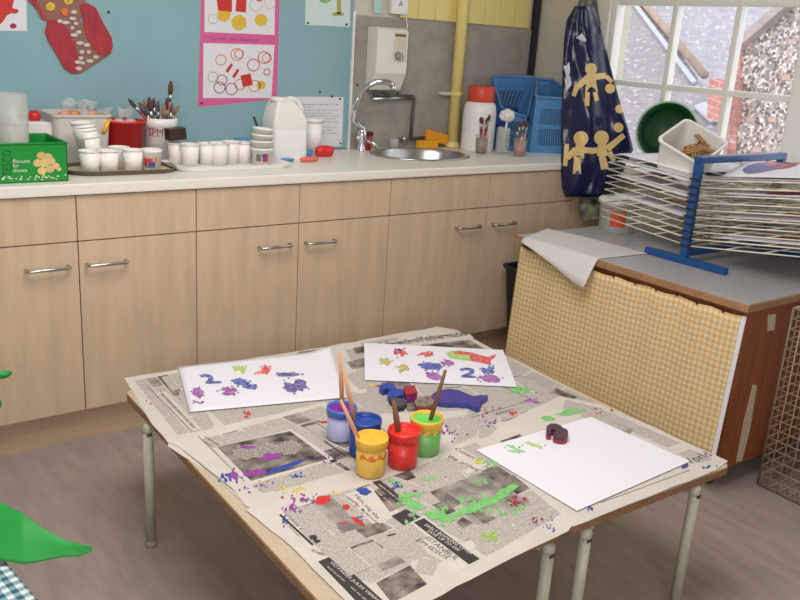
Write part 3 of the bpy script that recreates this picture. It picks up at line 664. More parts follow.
# red bucket
o = cyl_on(123.5, .42); k = scale_at(o+Vector((0, 0, .1))); zt4 = at(123, 119.5, 1, .42).z-ZW
s = thing('red_bucket', 'red toy bucket with yellow handle behind the cups on the tray', 'bucket', o)
b = MB(); b.lathe([(17.5*k, .001), (21*k, zt4), (22.5*k, zt4), (22.5*k, zt4-.008), (21.2*k, zt4-.008), (20*k, zt4-.005), (16.5*k, .005)], red_pl, o); b.build('body', s)
b = MB(); hp = [at(104, 122, 1, .40), at(106, 127, 1, .335), at(104, 135, 1, .335), at(106, 122, 1, .335)]
b.tube([at(109, 120, 1, .345), at(107, 124, 1, .335), at(104.5, 131, 1, .335), at(102.5, 133, 1, .345)], [.006, .008, .007, .005], mat('yellow_handle', rgb(236, 184, 40), .4), 8); b.build('handle', s)
for i, (px, l) in enumerate(((108, 'cellophane packet at the left of the red bucket'), (119, 'cellophane packet in the middle of the red bucket'), (130, 'cellophane packet at the right of the red bucket'))):
    q = at(px, 119, 1, .42); wrapped(l, (q.x, .42, ZW+zt4-.01), .02, sweet[2], 20+i, 'cellophane packets in the red bucket', 'cellophane_packet')
b = MB(); b.lathe([(16*k, .006), (19*k, zt4-.035), (.001, zt4-.028)], sweet[0], o); tag(b.build('bucket_contents', loc=o), 'loose wrapped contents filling the red bucket', 'sweets', kind='stuff')
# white brush tub with lettering
o = cyl_on(160.5, .43); k = scale_at(o+Vector((0, 0, .1))); zt5 = at(160, 117.5, 1, .43).z-ZW; R5 = 16*k
s = thing('brush_tub', 'white tub full of paint brushes beside the red bucket', 'tub', o)
b = MB(); b.lathe([(R5*.93, .001), (R5*.97, zt5*.8), (R5*1.04, zt5*.82), (R5*1.04, zt5), (R5*.98, zt5), (R5*.88, .006)], white_pl, o); b.build('body', s)
b = MB(); tm = mat('tub_lettering', rgb(150, 34, 60), .5)
def on_cyl(b, t, r, a0, a1, z0, z1, m):
    bb_ = MB(); bb_.text(t, (0, 0, 0), (1, 0, 0), (0, 1, 0), m)
    vs = [o+Vector((r*math.cos(a0+(a1-a0)*v.x), r*math.sin(a0+(a1-a0)*v.x), z0+(z1-z0)*v.y)) for v in bb_.v]; b.raw(vs, bb_.f, m)
on_cyl(b, 'SPM', R5*1.01, math.radians(205), math.radians(258), zt5*.60, zt5*.78, tm); b.build('lettering', s)
b = MB(); sm_ = mat('tub_label_grey', rgb(190, 186, 176), .7)
for k2 in range(8):
    a0 = math.radians(215+k2*10); a1 = a0+math.radians(10)
    b.face([o+Vector((R5*.985*math.cos(a), R5*.985*math.sin(a), z)) for a, z in ((a0, zt5*.42), (a1, zt5*.42), (a1, zt5*.58), (a0, zt5*.58))], sm_)
b.build('label_band', s)
hairs = [hair_m, mat('bristle_grey', rgb(96, 84, 90), .9), mat('bristle_tan', rgb(150, 112, 78), .9), mat('bristle_plum', rgb(84, 56, 62), .9)]
tops = [(128.5, 99, red_h), (139, 103, wood_d), (144, 100, wood_d), (149, 97.5, wood_d), (153.5, 98, steel), (158, 101, wood_d), (164, 104, wood_h), (167, 98, wood_d), (171, 81, wood_h), (172, 103, wood_d), (179, 106, black_m)]
wh = ['long red brush leaning far left', 'thick dark brush at left', 'dark stubby brush', 'dark-haired brush', 'silver-necked brush', 'broad dark brush', 'pale wooden brush', 'short brown brush', 'tallest pale brush sticking straight up', 'brown brush at right', 'black-handled brush leaning right']
for i, (px, py, c) in enumerate(tops):
    yy = .43+.02*((i % 3)-1); q = at(px, py, 1, yy)
    off = q.x-o.x; rz_ = ZW+zt5; ro = max(-.7*R5, min(.7*R5, off*.8)); px0 = max(-.55*R5, min(.55*R5, off+(ro-off)*(q.z-ZW-.05)/(q.z-rz_)))
    zf = ZW+.012 if abs(off) < R5 else ZW+.05
    brush(wh[i]+' in the white tub of brushes', Vector((o.x+px0, yy, zf)), q, c, hairs[i % 4], (.005, .0065, .0055, .007, .005)[i % 5], (.04, .055, .045, .05, .035)[i % 5], 'paint brushes in the white tub')
# trays
def tray(label, pts, m, m2, h=.016, z=ZW+.001):
    c = sum((Vector(p) for p in pts), Vector())/len(pts); s = thing('serving_tray', label, 'tray', (c.x, c.y, z))
    b = MB(); n = len(pts); L = [(.93, 0), (1, h), (.985, h), (.91, .004)]; vs, fs = [], []
    for f, dz in L:
        for p in pts: vs.append((c.x+(p[0]-c.x)*f, c.y+(p[1]-c.y)*f, z+dz))
    for i in range(3):
        for k in range(n): l = (k+1) % n; fs.append([i*n+k, i*n+l, (i+1)*n+l, (i+1)*n+k])
    fs.append(list(range(n))[::-1]); b.raw(vs, fs, m, False); b.build('rim', s)
    b = MB(); b.prism([(c.x+(p[0]-c.x)*.905, c.y+(p[1]-c.y)*.905) for p in pts], z+.001, z+.0045, m2); b.build('base', s); return c
def rrp(cx, cy, w, d, r, rot=0):
    c, s = math.cos(rot), math.sin(rot); return [Vector((cx+x*c-y*s, cy+x*s+y*c, 0)) for x, y in rr(w, d, r)]
t1 = tray('dark-rimmed round-cornered tray holding white cups', rrp(at(120, 168, 1, .20).x, .205, .20, .11, .09), mat('tray_dark', rgb(92, 84, 66), .35), mat('tray_cream', rgb(206, 196, 160), .4))
t2 = tray('long white tray of white cups between dark tray and milky jug', rrp(at(229, 166, 1, .20).x, .215, .245, .105, .05), white_pl, mat('tray_white', rgb(226, 222, 214), .4))
# cups
cupm = mat('cup_white', rgb(230, 226, 222), .45)
def cup_proto(label, o, r, h, grp):
    s = thing('paper_cup', label, 'cup', o, grp)
    b = MB(); b.lathe([(r*.78, 0), (r*.97, h*.97), (r*.9, h*.97), (r*.7, .004)], cupm, o, 24); b.build('body', s)
    b = MB(); b.lathe([(r*.96, h*.95), (r*1.03, h*.955), (r*1.03, h), (r*.92, h), (r*.9, h*.96)], cupm, o, 24, cap=False); b.build('rim', s); return s
z1 = ZW+.0062
def cup_pos(px, y): return Vector((at(px, 160, 1, y).x, y, z1))
c0p = cup_pos(90, .145); kr = scale_at(c0p)
grp1 = 'white cups on the dark tray'
c0 = cup_proto('white cup at the front left of the dark tray, next to the biscuit box', c0p, 10.8*kr, 21*kr*1.06, grp1)
c1 = dup(c0, cup_pos(108.5, .145), 'second white cup from the left at the front of the dark tray')
c2 = dup(c0, cup_pos(119, .225), 'white cup partly hidden behind the front row on the dark tray')
c3 = dup(c0, cup_pos(133, .15), 'white cup at the right of the front row beside the printed tub')
c3['group'] = grp1
# leaning stack
base = cup_pos(90, .24)
st = [c0p]
for i in range(4):
    d = dup(c0, Vector((at(91-i*1.6, 150, 1, .235).x, .235, z1+.055+i*.012 if i else z1+.043)), ['lowest cup of the leaning stack behind the front cups', 'second cup up in the leaning stack behind the front cups', 'third cup up in the leaning stack behind the front cups', 'topmost cup of the leaning stack beside the translucent tub'][i], rot=(0, -.12, 0), scale=(1.1, 1.1, .95)); d['group'] = 'leaning stack of white cups'
d = dup(c0, Vector((at(91, 150, 1, .235).x, .235, z1)), 'upturned white cup carrying the leaning stack on the dark tray'); d['group'] = 'leaning stack of white cups'
def printed_tub(label, o, r, h, deco, grp=None):
    s = thing('printed_tub', label, 'tub', o, grp)
    b = MB(); b.lathe([(r*.85, 0), (r*.97, h*.85), (r*1.05, h*.87), (r*1.05, h), (r*.97, h), (r*.8, .004)], cupm, o, 24); b.build('body', s)
    b = MB()
    for i, (a, z, w, hh, m) in enumerate(deco):
        a0, a1 = math.radians(a-w), math.radians(a+w)
        rz0 = r*(.85+.12*(z-hh)/.85)+.0008; rz1 = r*(.85+.12*(z+hh)/.85)+.0008; n = 4; off = .0003*i
        for k in range(n):
            b0, b1 = a0+(a1-a0)*k/n, a0+(a1-a0)*(k+1)/n
            b.face([o+Vector(((rz0+off)*math.cos(b0), (rz0+off)*math.sin(b0), h*(z-hh))), o+Vector(((rz0+off)*math.cos(b1), (rz0+off)*math.sin(b1), h*(z-hh))), o+Vector(((rz1+off)*math.cos(b1), (rz1+off)*math.sin(b1), h*(z+hh))), o+Vector(((rz1+off)*math.cos(b0), (rz1+off)*math.sin(b0), h*(z+hh)))], m)
    b.build('printed_picture', s)
o = cup_pos(151.5, .155); k = scale_at(o)
printed_tub('small white tub printed with red and blue at the right end of the dark tray', o, 10*k, 21*k, [(228, .5, 28, .1, P['red']), (250, .32, 20, .1, P['blue']), (212, .3, 10, .12, P['crimson']), (275, .55, 8, .1, P['orange']), (240, .2, 30, .05, ink_g)])
grp2 = 'white cups on the long white tray'
for px, y, l, sc in ((190, .235, 'white cup at the left front of the long white tray', 1), (177, .29, 'white cup under the little black box', .98), (207, .25, 'white cup second along the long white tray', 1), (219, .225, 'clear-sided white cup in the middle front of the long white tray', 1.05), (231, .255, 'white cup fourth along the long white tray', 1.05), (243, .255, 'white cup leaning next to the printed tub stack', 1)):
    d = dup(c0, cup_pos(px, y), l, scale=(sc, sc, sc*1.05)); d['group'] = grp2
o = Vector((at(176, 133, 1, .29).x, .29, z1+.0885)); b = MB(); b.box((o.x-.034, .265, o.z+.002), (o.x+.034, .315, o.z+.046), mat('dark_box', rgb(58, 44, 34), .4, noise=.4, scale=60), .002, Matrix.Translation(o) @ Matrix.Rotation(-.1, 4, 'Y') @ Matrix.Translation(-o)); tag(b.build('small_box', loc=o), 'little dark brown box balanced on a white cup', 'box')
o = cup_pos(262, .19); k = scale_at(o)
printed_tub('white tub printed with purple carrying the stack of plastic tubs on the white tray', o, 10.5*k, 17*k, [(262, .45, 16, .22, P['purple']), (266, .35, 10, .12, P['red']), (222, .45, 14, .2, ink_g), (250, .6, 6, .08, P['blue'])])
for i in range(3):
    o2 = o+Vector((0, 0, 17*k+.001+i*6*k)); s = thing('plastic_tub', ['lowest', 'middle', 'topmost'][i]+' of three white tubs nested on the purple printed tub', 'tub', o2, 'nested white tubs')
    b = MB(); r = (11-.6*i)*k*(1.02); b.lathe([(r*.86, 0), (r*.95, 5*k), (r*1.04, 5.2*k), (r*1.04, 7*k), (r*.95, 7*k), (r*.8, .003)], cupm, o2, 24, Matrix.Rotation(.05*i, 4, 'Y')); b.build('body', s)
# unidentified dark oddments on white tray
for i, (px, py, l) in enumerate(((209, 161.5, 'unidentified dark oddment lying on the long white tray under the cups'), (190, 162, 'unidentified dark scrap lying at the left of the long white tray'))):
    q = at(px, py, 2, ZW+.006); b = MB(); b.prism([(q.x+.05*x, q.y+.03*y) for x, y in blob(8, .3, 60+i)], ZW+.0058, ZW+.0085, black_m); tag(b.build('paint_scraper' if i == 0 else 'dark_scrap', loc=q), l, 'scraper' if i == 0 else 'card')
# milky jug with handle
o = at(285, 159, 2, ZW); o = Vector((at(285, 130, 1, .37).x, .37, ZW)); k = scale_at(o+Vector((0, 0, .12)))
milky = mat('milky_plastic', rgb(228, 226, 220), .35); milk = mat('white_paint_fill', rgb(236, 235, 234), .4)
s = thing('plastic_jug', 'large milky white plastic jug with moulded handle below the pink poster', 'jug', o)
H = 59*k; w = 19.2*k
b = MB(); vs, fs = [], []; L = [(w*.96, .0), (w, .01), (w, H*.5), (w, H*.66), (w*.86, H*.78), (w*.55, H*.93), (w*.45, H*.97)]
for ww, z in L:
    f = ww/w
    for x, y in rr(ww, .06*(.5+.5*f), .02*f): vs.append(o+Vector((x-(1-f)*w*.5, y, z)))
n = len(rr(1, 1, .1))
for i in range(len(L)-1):
    for kk in range(n): l = (kk+1) % n; fs.append([i*n+kk, i*n+l, (i+1)*n+l, (i+1)*n+kk])
fs += [list(range(n))[::-1], [(len(L)-1)*n+kk for kk in range(n)]]
b.raw(vs, fs[2*n:], milky, True); b.raw(vs, fs[:2*n], milk, True); b.build('body', s)
b = MB(); b.tube([o+Vector((-w*.08, 0, H*.95)), o+Vector((w*.25, 0, H*.99)), o+Vector((w*.62, 0, H*.97)), o+Vector((w*.92, 0, H*.82)), o+Vector((w*.95, 0, H*.66))], [.012, .014, .014, .013, .016], milky, 10); b.build('handle', s)
b = MB(); b.lathe([(8.5*k, H*.955), (8.5*k, H*1.0), (8*k, H*1.02)], white_pl, o+Vector((-w*.42, 0, 0)), 20); b.build('cap', s)
# lidded tub
o = Vector((at(313, 130, 1, .47).x, .47, ZW)); k = scale_at(o); s = thing('lidded_tub', 'white cylindrical tub with flat lid right of the milky jug', 'tub', o)
b = MB(); b.lathe([(8.6*k, .001), (9.2*k, 33*k)], milk, o); b.build('body', s); b = MB(); b.lathe([(10*k, 31*k), (10*k, 35*k), (3*k, 35.4*k)], white_pl, o); b.build('lid', s)
# thin dark rod behind stack
b = MB(); b.tube([at(262, 140, 1, .50), at(254, 117, 1, .50)], [.004, .005], black_m, 6); q = at(262, 140, 1, .5)
b.tube([q, Vector((q.x+.03, .5, ZW+.004))], .004, black_m, 6); tag(b.build('palette_stick'), 'thin dark stick leaning behind the nested tubs', 'stick')
b = MB(); q = cyl_on(246, .42); b.lathe([(.045, .001), (.05, .06), (.052, .075), (.02, .08)], blue_pl, q); tag(b.build('blue_lid_pot', loc=q), 'blue pot just visible behind the cups on the white tray', 'pot')
# toy scoops
def scoop(name, label, px, py, w, d, h, m, rot, cat='pastry cutter'):
    c = at(px, py, 2, ZW+.001); c.z = ZW+.001; b = MB()
    mx = Matrix.Translation(c) @ Matrix.Rotation(rot, 4, 'Z')
    L = [(.8, 0), (1, h*.45), (.95, h*.8), (.6, h)]; vs, fs = [], []; N_ = 16
    for f, z in L:
        for k in range(N_): a = 2*PI*k/N_; vs.append(mx @ Vector((w*f*math.cos(a), d*f*math.sin(a), z)))
    for i in range(3):
        for k in range(N_): l = (k+1) % N_; fs.append([i*N_+k, i*N_+l, (i+1)*N_+l, (i+1)*N_+k])
    fs += [list(range(N_))[::-1], [3*N_+k for k in range(N_)]]
    b.raw(vs, fs, m, True); return tag(b.build(name, loc=c), label, cat)
scoop('blue_lid', 'flat blue plastic lid lying in front of the milky jug', 287, 161.5, .034, .02, .014, blue_pl, 0, 'cutter')  # loose blue lid lying on the worktop
scoop('blue_scoop', 'blue plastic scoop beside the red dish in front of the jug', 306, 156.5, .034, .02, .034, blue_pl, .1, 'scoop')
scoop('red_dish', 'glossy red oval dish on worktop right of the milky jug', 324.5, 156, .05, .026, .045, red_pl, .1, 'dish')
scoop('coral_block', 'coral pink toy block lying in front of the blue scoop', 309, 161.5, .05, .018, .02, mat('coral', rgb(226, 110, 92), .5), .15, 'block')

# ------------------------------------------------------------------ apron on hook by window
s = thing('apron_hook', 'long dark metal hook on the window wall holding the aprons', 'hook', (WX, .10, 1.86))
b = MB(); b.tube([(WX+.0, .15, 1.80), (1.7, .13, 1.80), (1.60, .09, 1.79), (1.585, .07, 1.77), (1.565, .05, 1.775), (1.56, .05, 1.80)], .006, black_m, 8); b.build('arm', s)
b = MB(); b.lathe([(.025, 0), (.025, .008), (.01, .012)], black_m, (WX-.001, .15, 1.80), 16, Matrix.Rotation(-PI/2, 4, 'Y')); b.build('wall_plate', s)
ap = thing('apron', 'navy vinyl apron printed with gold figures hanging beside the window', 'apron', (1.55, 0, 1.2))
# outline rows: left px, right px, y px, depth offset toward camera
rows = [(34, 571, 597), (22, 570, 601), (40, 564.5, 604), (70, 561.5, 611), (100, 561.5, 619), (125, 561.5, 626), (150, 561, 634), (170, 561, 624), (188, 561, 612), (200, 567, 606)]
rows = [(6, 575, 592), (20, 566.5, 600), (40, 564, 604), (70, 562.5, 611.5), (100, 562, 619.5), (125, 561.5, 627), (150, 561, 633.5), (172, 561, 622), (188, 562, 612), (197, 566, 609)]
nrm = Vector((-.55, -.83, 0)).normalized()
def apt(px, py, d=0):
    # apron hangs in a near-vertical plane in front of the worktop corner, swinging slightly outward to its hem
    k = (py)/200.0
    return at_plane(px, py, Vector((1.56, .0, 0))+nrm*(.060+.06*min(1, k)+d), nrm)
NU = 28
from mathutils import noise as mno
vs, fs = [], []
def bulge(u, j): return .035*math.sin(PI*u)+.008*math.sin(u*11+j*.6)*min(1, j/3)+.016*mno.noise(Vector((u*3.2, j*.55, 3)))+.007*mno.noise(Vector((u*8, j*1.3, 9)))
def apf(u, py, d=0):
    for (a, l0, r0), (c, l1, r1) in zip(rows, rows[1:]):
        if py <= c or c == rows[-1][0]:
            t = (py-a)/(c-a); l, r = l0+(l1-l0)*t, r0+(r1-r0)*t; break
    j = (py-6)/20
    return apt(l+(r-l)*u, py, bulge(u, j)+d), l, r
pys = [6+(197-6)*i/44 for i in range(45)]
for py in pys:
    for i in range(NU+1): vs.append(apf(i/NU, py)[0])
for j in range(44):
    for i in range(NU): fs.append([j*(NU+1)+i, (j+1)*(NU+1)+i, (j+1)*(NU+1)+i+1, j*(NU+1)+i+1])
b = MB(); b.raw(vs, fs, navy, True); b.build('body', ap, solid=-.012)
def ap_px(px, py, d=.002):
    _, l, r = apf(0, py); u = max(0, min(1, (px-l)/(r-l))); return apf(u, py, d)[0]
def ap_poly(b, pts, m, d=.002):   # triangle fan over dense outline, following the apron's surface
    cx, cy = sum(p[0] for p in pts)/len(pts), sum(p[1] for p in pts)/len(pts); n = len(pts)
    ring1 = [ap_px(cx+(x-cx)*.5, cy+(y-cy)*.5, d) for x, y in pts]; ring = [ap_px(x, y, d) for x, y in pts]
    b.raw([ap_px(cx, cy, d)]+ring1+ring, [[0, 1+(k+1) % n, 1+k] for k in range(n)]+[[1+k, 1+(k+1) % n, 1+n+(k+1) % n, 1+n+k] for k in range(n)], m)
def circ(x, y, r, n=14): return [(x+r*math.cos(2*PI*k/n), y+r*math.sin(2*PI*k/n)) for k in range(n)]
def limb(b, x0, y0, x1, y1, w0, w1, m):
    dx, dy = x1-x0, y1-y0; L = math.hypot(dx, dy); nx, ny = -dy/L, dx/L; out = []
    for t in (0, .25, .5, .75, 1): w = w0+(w1-w0)*t; out.append((x0+dx*t+nx*w, y0+dy*t+ny*w))
    for t in (1, .75, .5, .25, 0): w = w0+(w1-w0)*t; out.append((x0+dx*t-nx*w, y0+dy*t-ny*w))
    ap_poly(b, out, m)
b = MB()
ap_poly(b, circ(591, 69, 6), gold); limb(b, 591, 73, 591.5, 92, 3.5, 6.5, gold); limb(b, 589, 77, 577, 87, 3.6, 2.8, gold); limb(b, 577.5, 85.5, 573.5, 96, 2.8, 2, gold); limb(b, 593, 77, 606, 75.5, 3.4, 2.8, gold); limb(b, 606, 76, 612, 82, 2.2, 2, gold); limb(b, 587.5, 92, 587, 106, 2.2, 2.4, gold); limb(b, 595, 92, 597, 101, 2.2, 2.2, gold)
b.build('gold_figure', ap)
for q_ in ((610, 88.5, 5), (619.5, 109, 4.4), (618.5, 127.5, 5)):
    b = MB(); ap_poly(b, circ(*q_), gold); b.build('gold_head', ap)
b = MB(); ap_poly(b, circ(581, 138.5, 7.5), gold); limb(b, 580, 144, 578.5, 158, 4, 5.5, gold); limb(b, 576, 149, 567, 158, 3.2, 3, gold); limb(b, 567, 144, 565, 166, 2.2, 2.2, gold); limb(b, 577, 157, 577, 174, 3, 4.2, gold); limb(b, 584, 150, 594, 151, 3, 3, gold); b.build('gold_figure', ap)
b = MB(); ap_poly(b, circ(601.5, 138, 7.5), gold); limb(b, 602, 144, 602.5, 156, 4, 5.5, gold); limb(b, 598, 150, 592, 151, 3, 3, gold); limb(b, 607, 149, 624, 135, 3.4, 2.6, gold); limb(b, 602, 156, 605, 169, 3.4, 4, gold); limb(b, 609, 152, 614, 161, 3, 2, gold); b.build('gold_figure', ap)
pocket = mat('white_tag', rgb(196, 200, 210), .5)
b = MB(); ap_poly(b, [(563.5, 66), (569.5, 62), (571.5, 85), (566, 92)], pocket, .003); b.build('side_flap', ap)
strap_m = mat('apron_strap', rgb(84, 80, 86), .7)
hk = Vector((1.56, .05, 1.80))
for q in ((573, 22), (581, 30), (599, 26)):
    b = MB(); e = ap_px(q[0], q[1], .006); b.bar(e, hk+Vector((0, 0, .004)), .016, .003, strap_m, up=nrm); b.build('strap', ap)
b = MB(); ap_poly(b, [(576, 38), (582, 33), (586.5, 40), (585, 42)], pocket, .004); b.build('care_label', ap)
# second apron behind
o2m = mat('patterned_apron', rgb(150, 152, 124), .6, noise=.5, scale=26, col2=rgb(60, 66, 62))
b = MB(); pts = [apt(x, y, -.03) for x, y in ((582, 190), (580, 215), (586, 221), (597, 219), (600, 196))]; b.slab(pts, .012, o2m)
q0, q1 = apt(585, 192, -.036), hk-nrm*.02+Vector((0, 0, -.015)); b.bar(q0, q1, .06, .008, o2m, up=nrm); tag(b.build('hanging_overall'), 'greenish patterned overall showing below the navy apron hem', 'overall')

# ------------------------------------------------------------------ low cabinet under the window
CX0, CX1, CY0, CY1 = .862, 1.73, -1.415, -.375
cab = thing('low_cabinet', 'low wooden cabinet with grey top standing under the window', 'cabinet', (1.25, -.9, 0))
b = MB()
b.box((CX0, CY0, .075), (CX1, CY0+.02, ZC-.03), wood_br); b.box((CX0, CY1-.02, .075), (CX1, CY1, ZC-.03), wood_br); b.box((CX1-.02, CY0, .075), (CX1, CY1, ZC-.03), wood_br)
b.box((CX0+.01, CY0+.019, .076), (CX1-.019, CY1-.019, .095), wood_br); b.box((CX0+.01, CY0+.019, .37), (CX1-.019, CY1-.019, .385), wood_br); b.box((CX0+.0005, CY0+.0195, ZC-.07), (CX0+.02, CY1-.0195, ZC-.0305), wood_br)
b.build('carcass', cab)
b = MB(); b.box((CX0-.028, CY0-.022, ZC-.03), (CX1+.005, CY1+.015, ZC-.002), wood_ed, .004); b.build('top_edge', cab)
b = MB(); b.box((CX0-.024, CY0-.018, ZC-.002), (CX1+.002, CY1+.012, ZC), grey_top); b.build('top_surface', cab)
tape = mat('pale_tape_mark', rgb(196, 182, 160), .7)
def sidept(px, py, d=.001): return at(px, py, 1, CY0-d)
for pts in ([(768, 315), (767.5, 331), (774.5, 330), (776, 314)], [(753, 384), (744, 420), (736, 462), (742, 461), (750, 430), (757, 386)]):
    b = MB(); b.slab([sidept(*q) for q in pts], .0006, tape); b.build('tape_mark', cab)
for cx, cy in ((CX0+.05, CY0+.05), (CX0+.05, CY1-.06), (CX1-.06, CY0+.06), (CX1-.06, CY1-.06)):
    b = MB(); b.lathe([(.028, -.011), (.032, -.006), (.032, .006), (.028, .011)], black_m, (cx, cy, .034), 18, Matrix.Rotation(PI/2, 4, 'X')); b.box((cx-.016, cy-.018, .045), (cx+.016, cy+.018, .077), black_m, .003); b.build('castor', cab)
# gingham curtain
b = MB(); zt_c, zb_c = ZC-.045, .14
def cur(s, t):
    y = CY1+.0 + (CY0-.012-CY1)*s; z = zt_c+(zb_c-zt_c)*t
    return Vector((CX0-.010-.030*t-.003*(1+math.sin(s*30+1.2*math.sin(s*9)))*(1-.55*t)-.010*math.sin(PI*s)*(1+math.sin(s*7+t)), y, z-.006*(1-t)*abs(math.sin(s*PI*8))))
vs, fs, uvs = grid(cur, 120, 16); Lc = CY1-CY0
b.raw(vs, fs, ging_y, True, [(u*Lc*1.05, v*(zt_c-zb_c)) for u, v in uvs]); cu = b.build('curtain', cab, solid=.0015)
b = MB()
for i in range(17): b.slab([cur(.985, i/16)+Vector((-.0012, 0, 0)), cur(1, i/16)+Vector((-.0012, 0, 0)), cur(1, min(1, (i+1)/16))+Vector((-.0012, 0, 0)), cur(.985, min(1, (i+1)/16))+Vector((-.0012, 0, 0))], .0005, paper_w) if i < 16 else None
b.build('white_hem', cu)
for px, py in ((614.5, 275), (635, 281), (656, 288), (676, 295), (697, 301), (723, 308)):
    q = at(px, py, 0, CX0-.02); s_ = max(.02, min(.98, (q.y-CY1)/(CY0-.012-CY1))); t_ = max(0, min(.2, (q.z-zt_c)/(zb_c-zt_c))); p = cur(s_, t_)
    b = MB(); b.lathe([(.004, 0), (.004, .003), (.001, .005)], ink, p+Vector((-.001, 0, 0)), 8, Matrix.Rotation(-PI/2, 4, 'Y')); b.build('curtain_stud', cu)
# sheet of grey-white paper drooping over the front edge
A, B_, D_ = at(547, 228, 2, ZC+.004), at(521, 238, 2, ZC+.004), at(649, 253, 2, ZC+.004)
E_ = Vector((.775, -.80, ZC))
def sh(s, t):
    p = A*(1-s)*(1-t)+B_*s*(1-t)+D_*(1-s)*t+E_*s*t
    e = max(0, CX0-.03-p.x); drop = 1.75*e*min(1, .15+t) + 3*e*e
    return Vector((p.x, p.y, ZC+.0025+.004*math.sin(PI*t)*(1-s)-drop))
b = MB(); vs, fs, uvs = grid(sh, 24, 24); b.raw(vs, fs, mat('grey_paper', rgb(206, 202, 200), .8), True); tag(b.build('paper_sheet', solid=.0008), 'plain pale grey paper sheet drooping over the low cabinet front edge', 'paper')
# white bucket
o = Vector((1.345, -.465, ZC)); k = scale_at(o+Vector((0, 0, .08)))
s = thing('white_bucket', 'white plastic bucket with red label standing on the low cabinet', 'bucket', o)
b = MB(); b.lathe([(17*k, .001), (19.5*k, .125), (21*k, .125), (21*k, .14), (19.6*k, .145), (18*k, .14), (16*k, .005)], clear_mat('milky_bucket', rgb(226, 230, 222), .9), o); b.build('body', s)
b = MB(); lm = mat('bucket_label', rgb(214, 84, 52), .5)
for kk in range(6):
    a0 = math.radians(196+kk*8); a1 = a0+math.radians(8); ra = 17.7*k+.001; rb = 19*k+.001
    b.face([o+Vector((ra*math.cos(a0), ra*math.sin(a0), .03)), o+Vector((ra*math.cos(a1), ra*math.sin(a1), .03)), o+Vector((rb*math.cos(a1), rb*math.sin(a1), .1)), o+Vector((rb*math.cos(a0), rb*math.sin(a0), .1))], lm)
b.build('label', s)
b = MB(); 
for z in (.055, .075, .085):
    for kk in range(1, 4):
        a0 = math.radians(196+kk*8+2); a1 = a0+math.radians(7); ra = 17.7*k+.0018+.0125*(z-.03)
        b.face([o+Vector((ra*math.cos(a0), ra*math.sin(a0), z)), o+Vector((ra*math.cos(a1), ra*math.sin(a1), z)), o+Vector((ra*math.cos(a1), ra*math.sin(a1), z+.006)), o+Vector((ra*math.cos(a0), ra*math.sin(a0), z+.006))], wht_i)
b.build('label_print', s)

# ------------------------------------------------------------------ drying rack
RX0, RX1, RY = 1.112, 1.672, -.985
rk = thing('drying_rack', 'blue framed wire drying rack standing on the low cabinet', 'drying rack', (1.35, RY, ZC))
ZR = at(697, 163, 0, RX0).z
for x in (RX0, RX1):
    b = MB(); b.box((x-.012, RY-.015, ZC+.026), (x+.012, RY+.015, ZR), blue_metal, .003); b.build('post', rk)
    b = MB(); b.box((x-.013, RY-.185, ZC+.001), (x+.013, RY+.175, ZC+.027), blue_metal, .003); b.build('foot', rk)
b = MB(); b.box((RX0-.012, RY-.016, ZR-.0), (RX1+.012, RY+.016, ZR+.026), blue_metal, .003); b.build('top_rail', rk)
b = MB(); b.bar((RX0, RY, ZC+.04), (RX1, RY, ZC+.04), .024, .024, blue_metal, bev=.003); b.build('bottom_rail', rk)
NL = 10; LEN = .43
def shelf_pt(x, side, l, z): # l 0..1 along the shelf, rising to the tip
    rise = .03 if side > 0 else .06
    return Vector((x, RY+side*(.022+(.40 if side > 0 else LEN)*l), z+rise*l))
ZS = [ZC+.072+i*.0278 for i in range(NL)]
for side in (1, -1):
    for z in ZS:
        b = MB(); r = .0027
        b.tube([shelf_pt(RX0, side, 0, z), shelf_pt(RX0, side, 1, z), shelf_pt(RX1, side, 1, z), shelf_pt(RX1, side, 0, z)], r, wire_m, 5, closed=True)
        for i in (1, 2, 3, 4):
            x = RX0+(RX1-RX0)*i/5; b.tube([shelf_pt(x, side, 0, z), shelf_pt(x, side, 1, z)], r*.85, wire_m, 5)
        for l in (.33, .67): b.tube([shelf_pt(RX0, side, l, z), shelf_pt(RX1, side, l, z)], r*.85, wire_m, 5)
        b.build('wire_shelf', rk)
for z in ZS:
    for x in (RX0, RX1):
        b = MB(); b.bar((x-.002, RY-.02, z), (x-.002, RY+.02, z), .028, .007, black_m); b.build('shelf_clip', rk)
def rack_paper(label, side, i, cols, seed, l0=.12, l1=.98, xa=.08, xb=.92, lift=.0045):
    z = ZS[i]; R = random.Random(seed); s = thing('drying_painting', label, 'painting', shelf_pt((RX0+RX1)/2, side, .5, z), 'paintings drying on the rack')
    def f(u, v): p = shelf_pt(RX0+(RX1-RX0)*(xa+(xb-xa)*u), side, l0+(l1-l0)*v, z); p.z += lift+.003*math.sin(u*5+seed); return p
    vs, fs, _ = grid(f, 10, 10); b = MB(); b.raw(vs, fs, paper_w, True); b.build('sheet', s, solid=.0008)
    b = MB()
    for k, c in enumerate(cols):
        cu_, cv = R.uniform(.2, .8), R.uniform(.2, .85); pts = blob(12, .4, seed+k)
        pp_ = [f(max(0, min(1, cu_+.2*x)), max(0, min(1, cv+.2*y)))+Vector((0, 0, .0018)) for x, y in pts]; b.face(pp_, P[c])
    b.build('paint_marks', s)
lv = ['lowest', 'second', 'third', 'fourth', 'fifth', 'sixth', 'seventh', 'eighth', 'ninth', 'top']
for i, cols in ((9, ('red', 'blue', 'indigo')), (8, ('crimson', 'blue')), (6, ('purple', 'red')), (3, ('yellow', 'olive'))):
    rack_paper('drying painting on the %s left-hand shelf of the rack' % lv[i], 1, i, cols, 30+i)
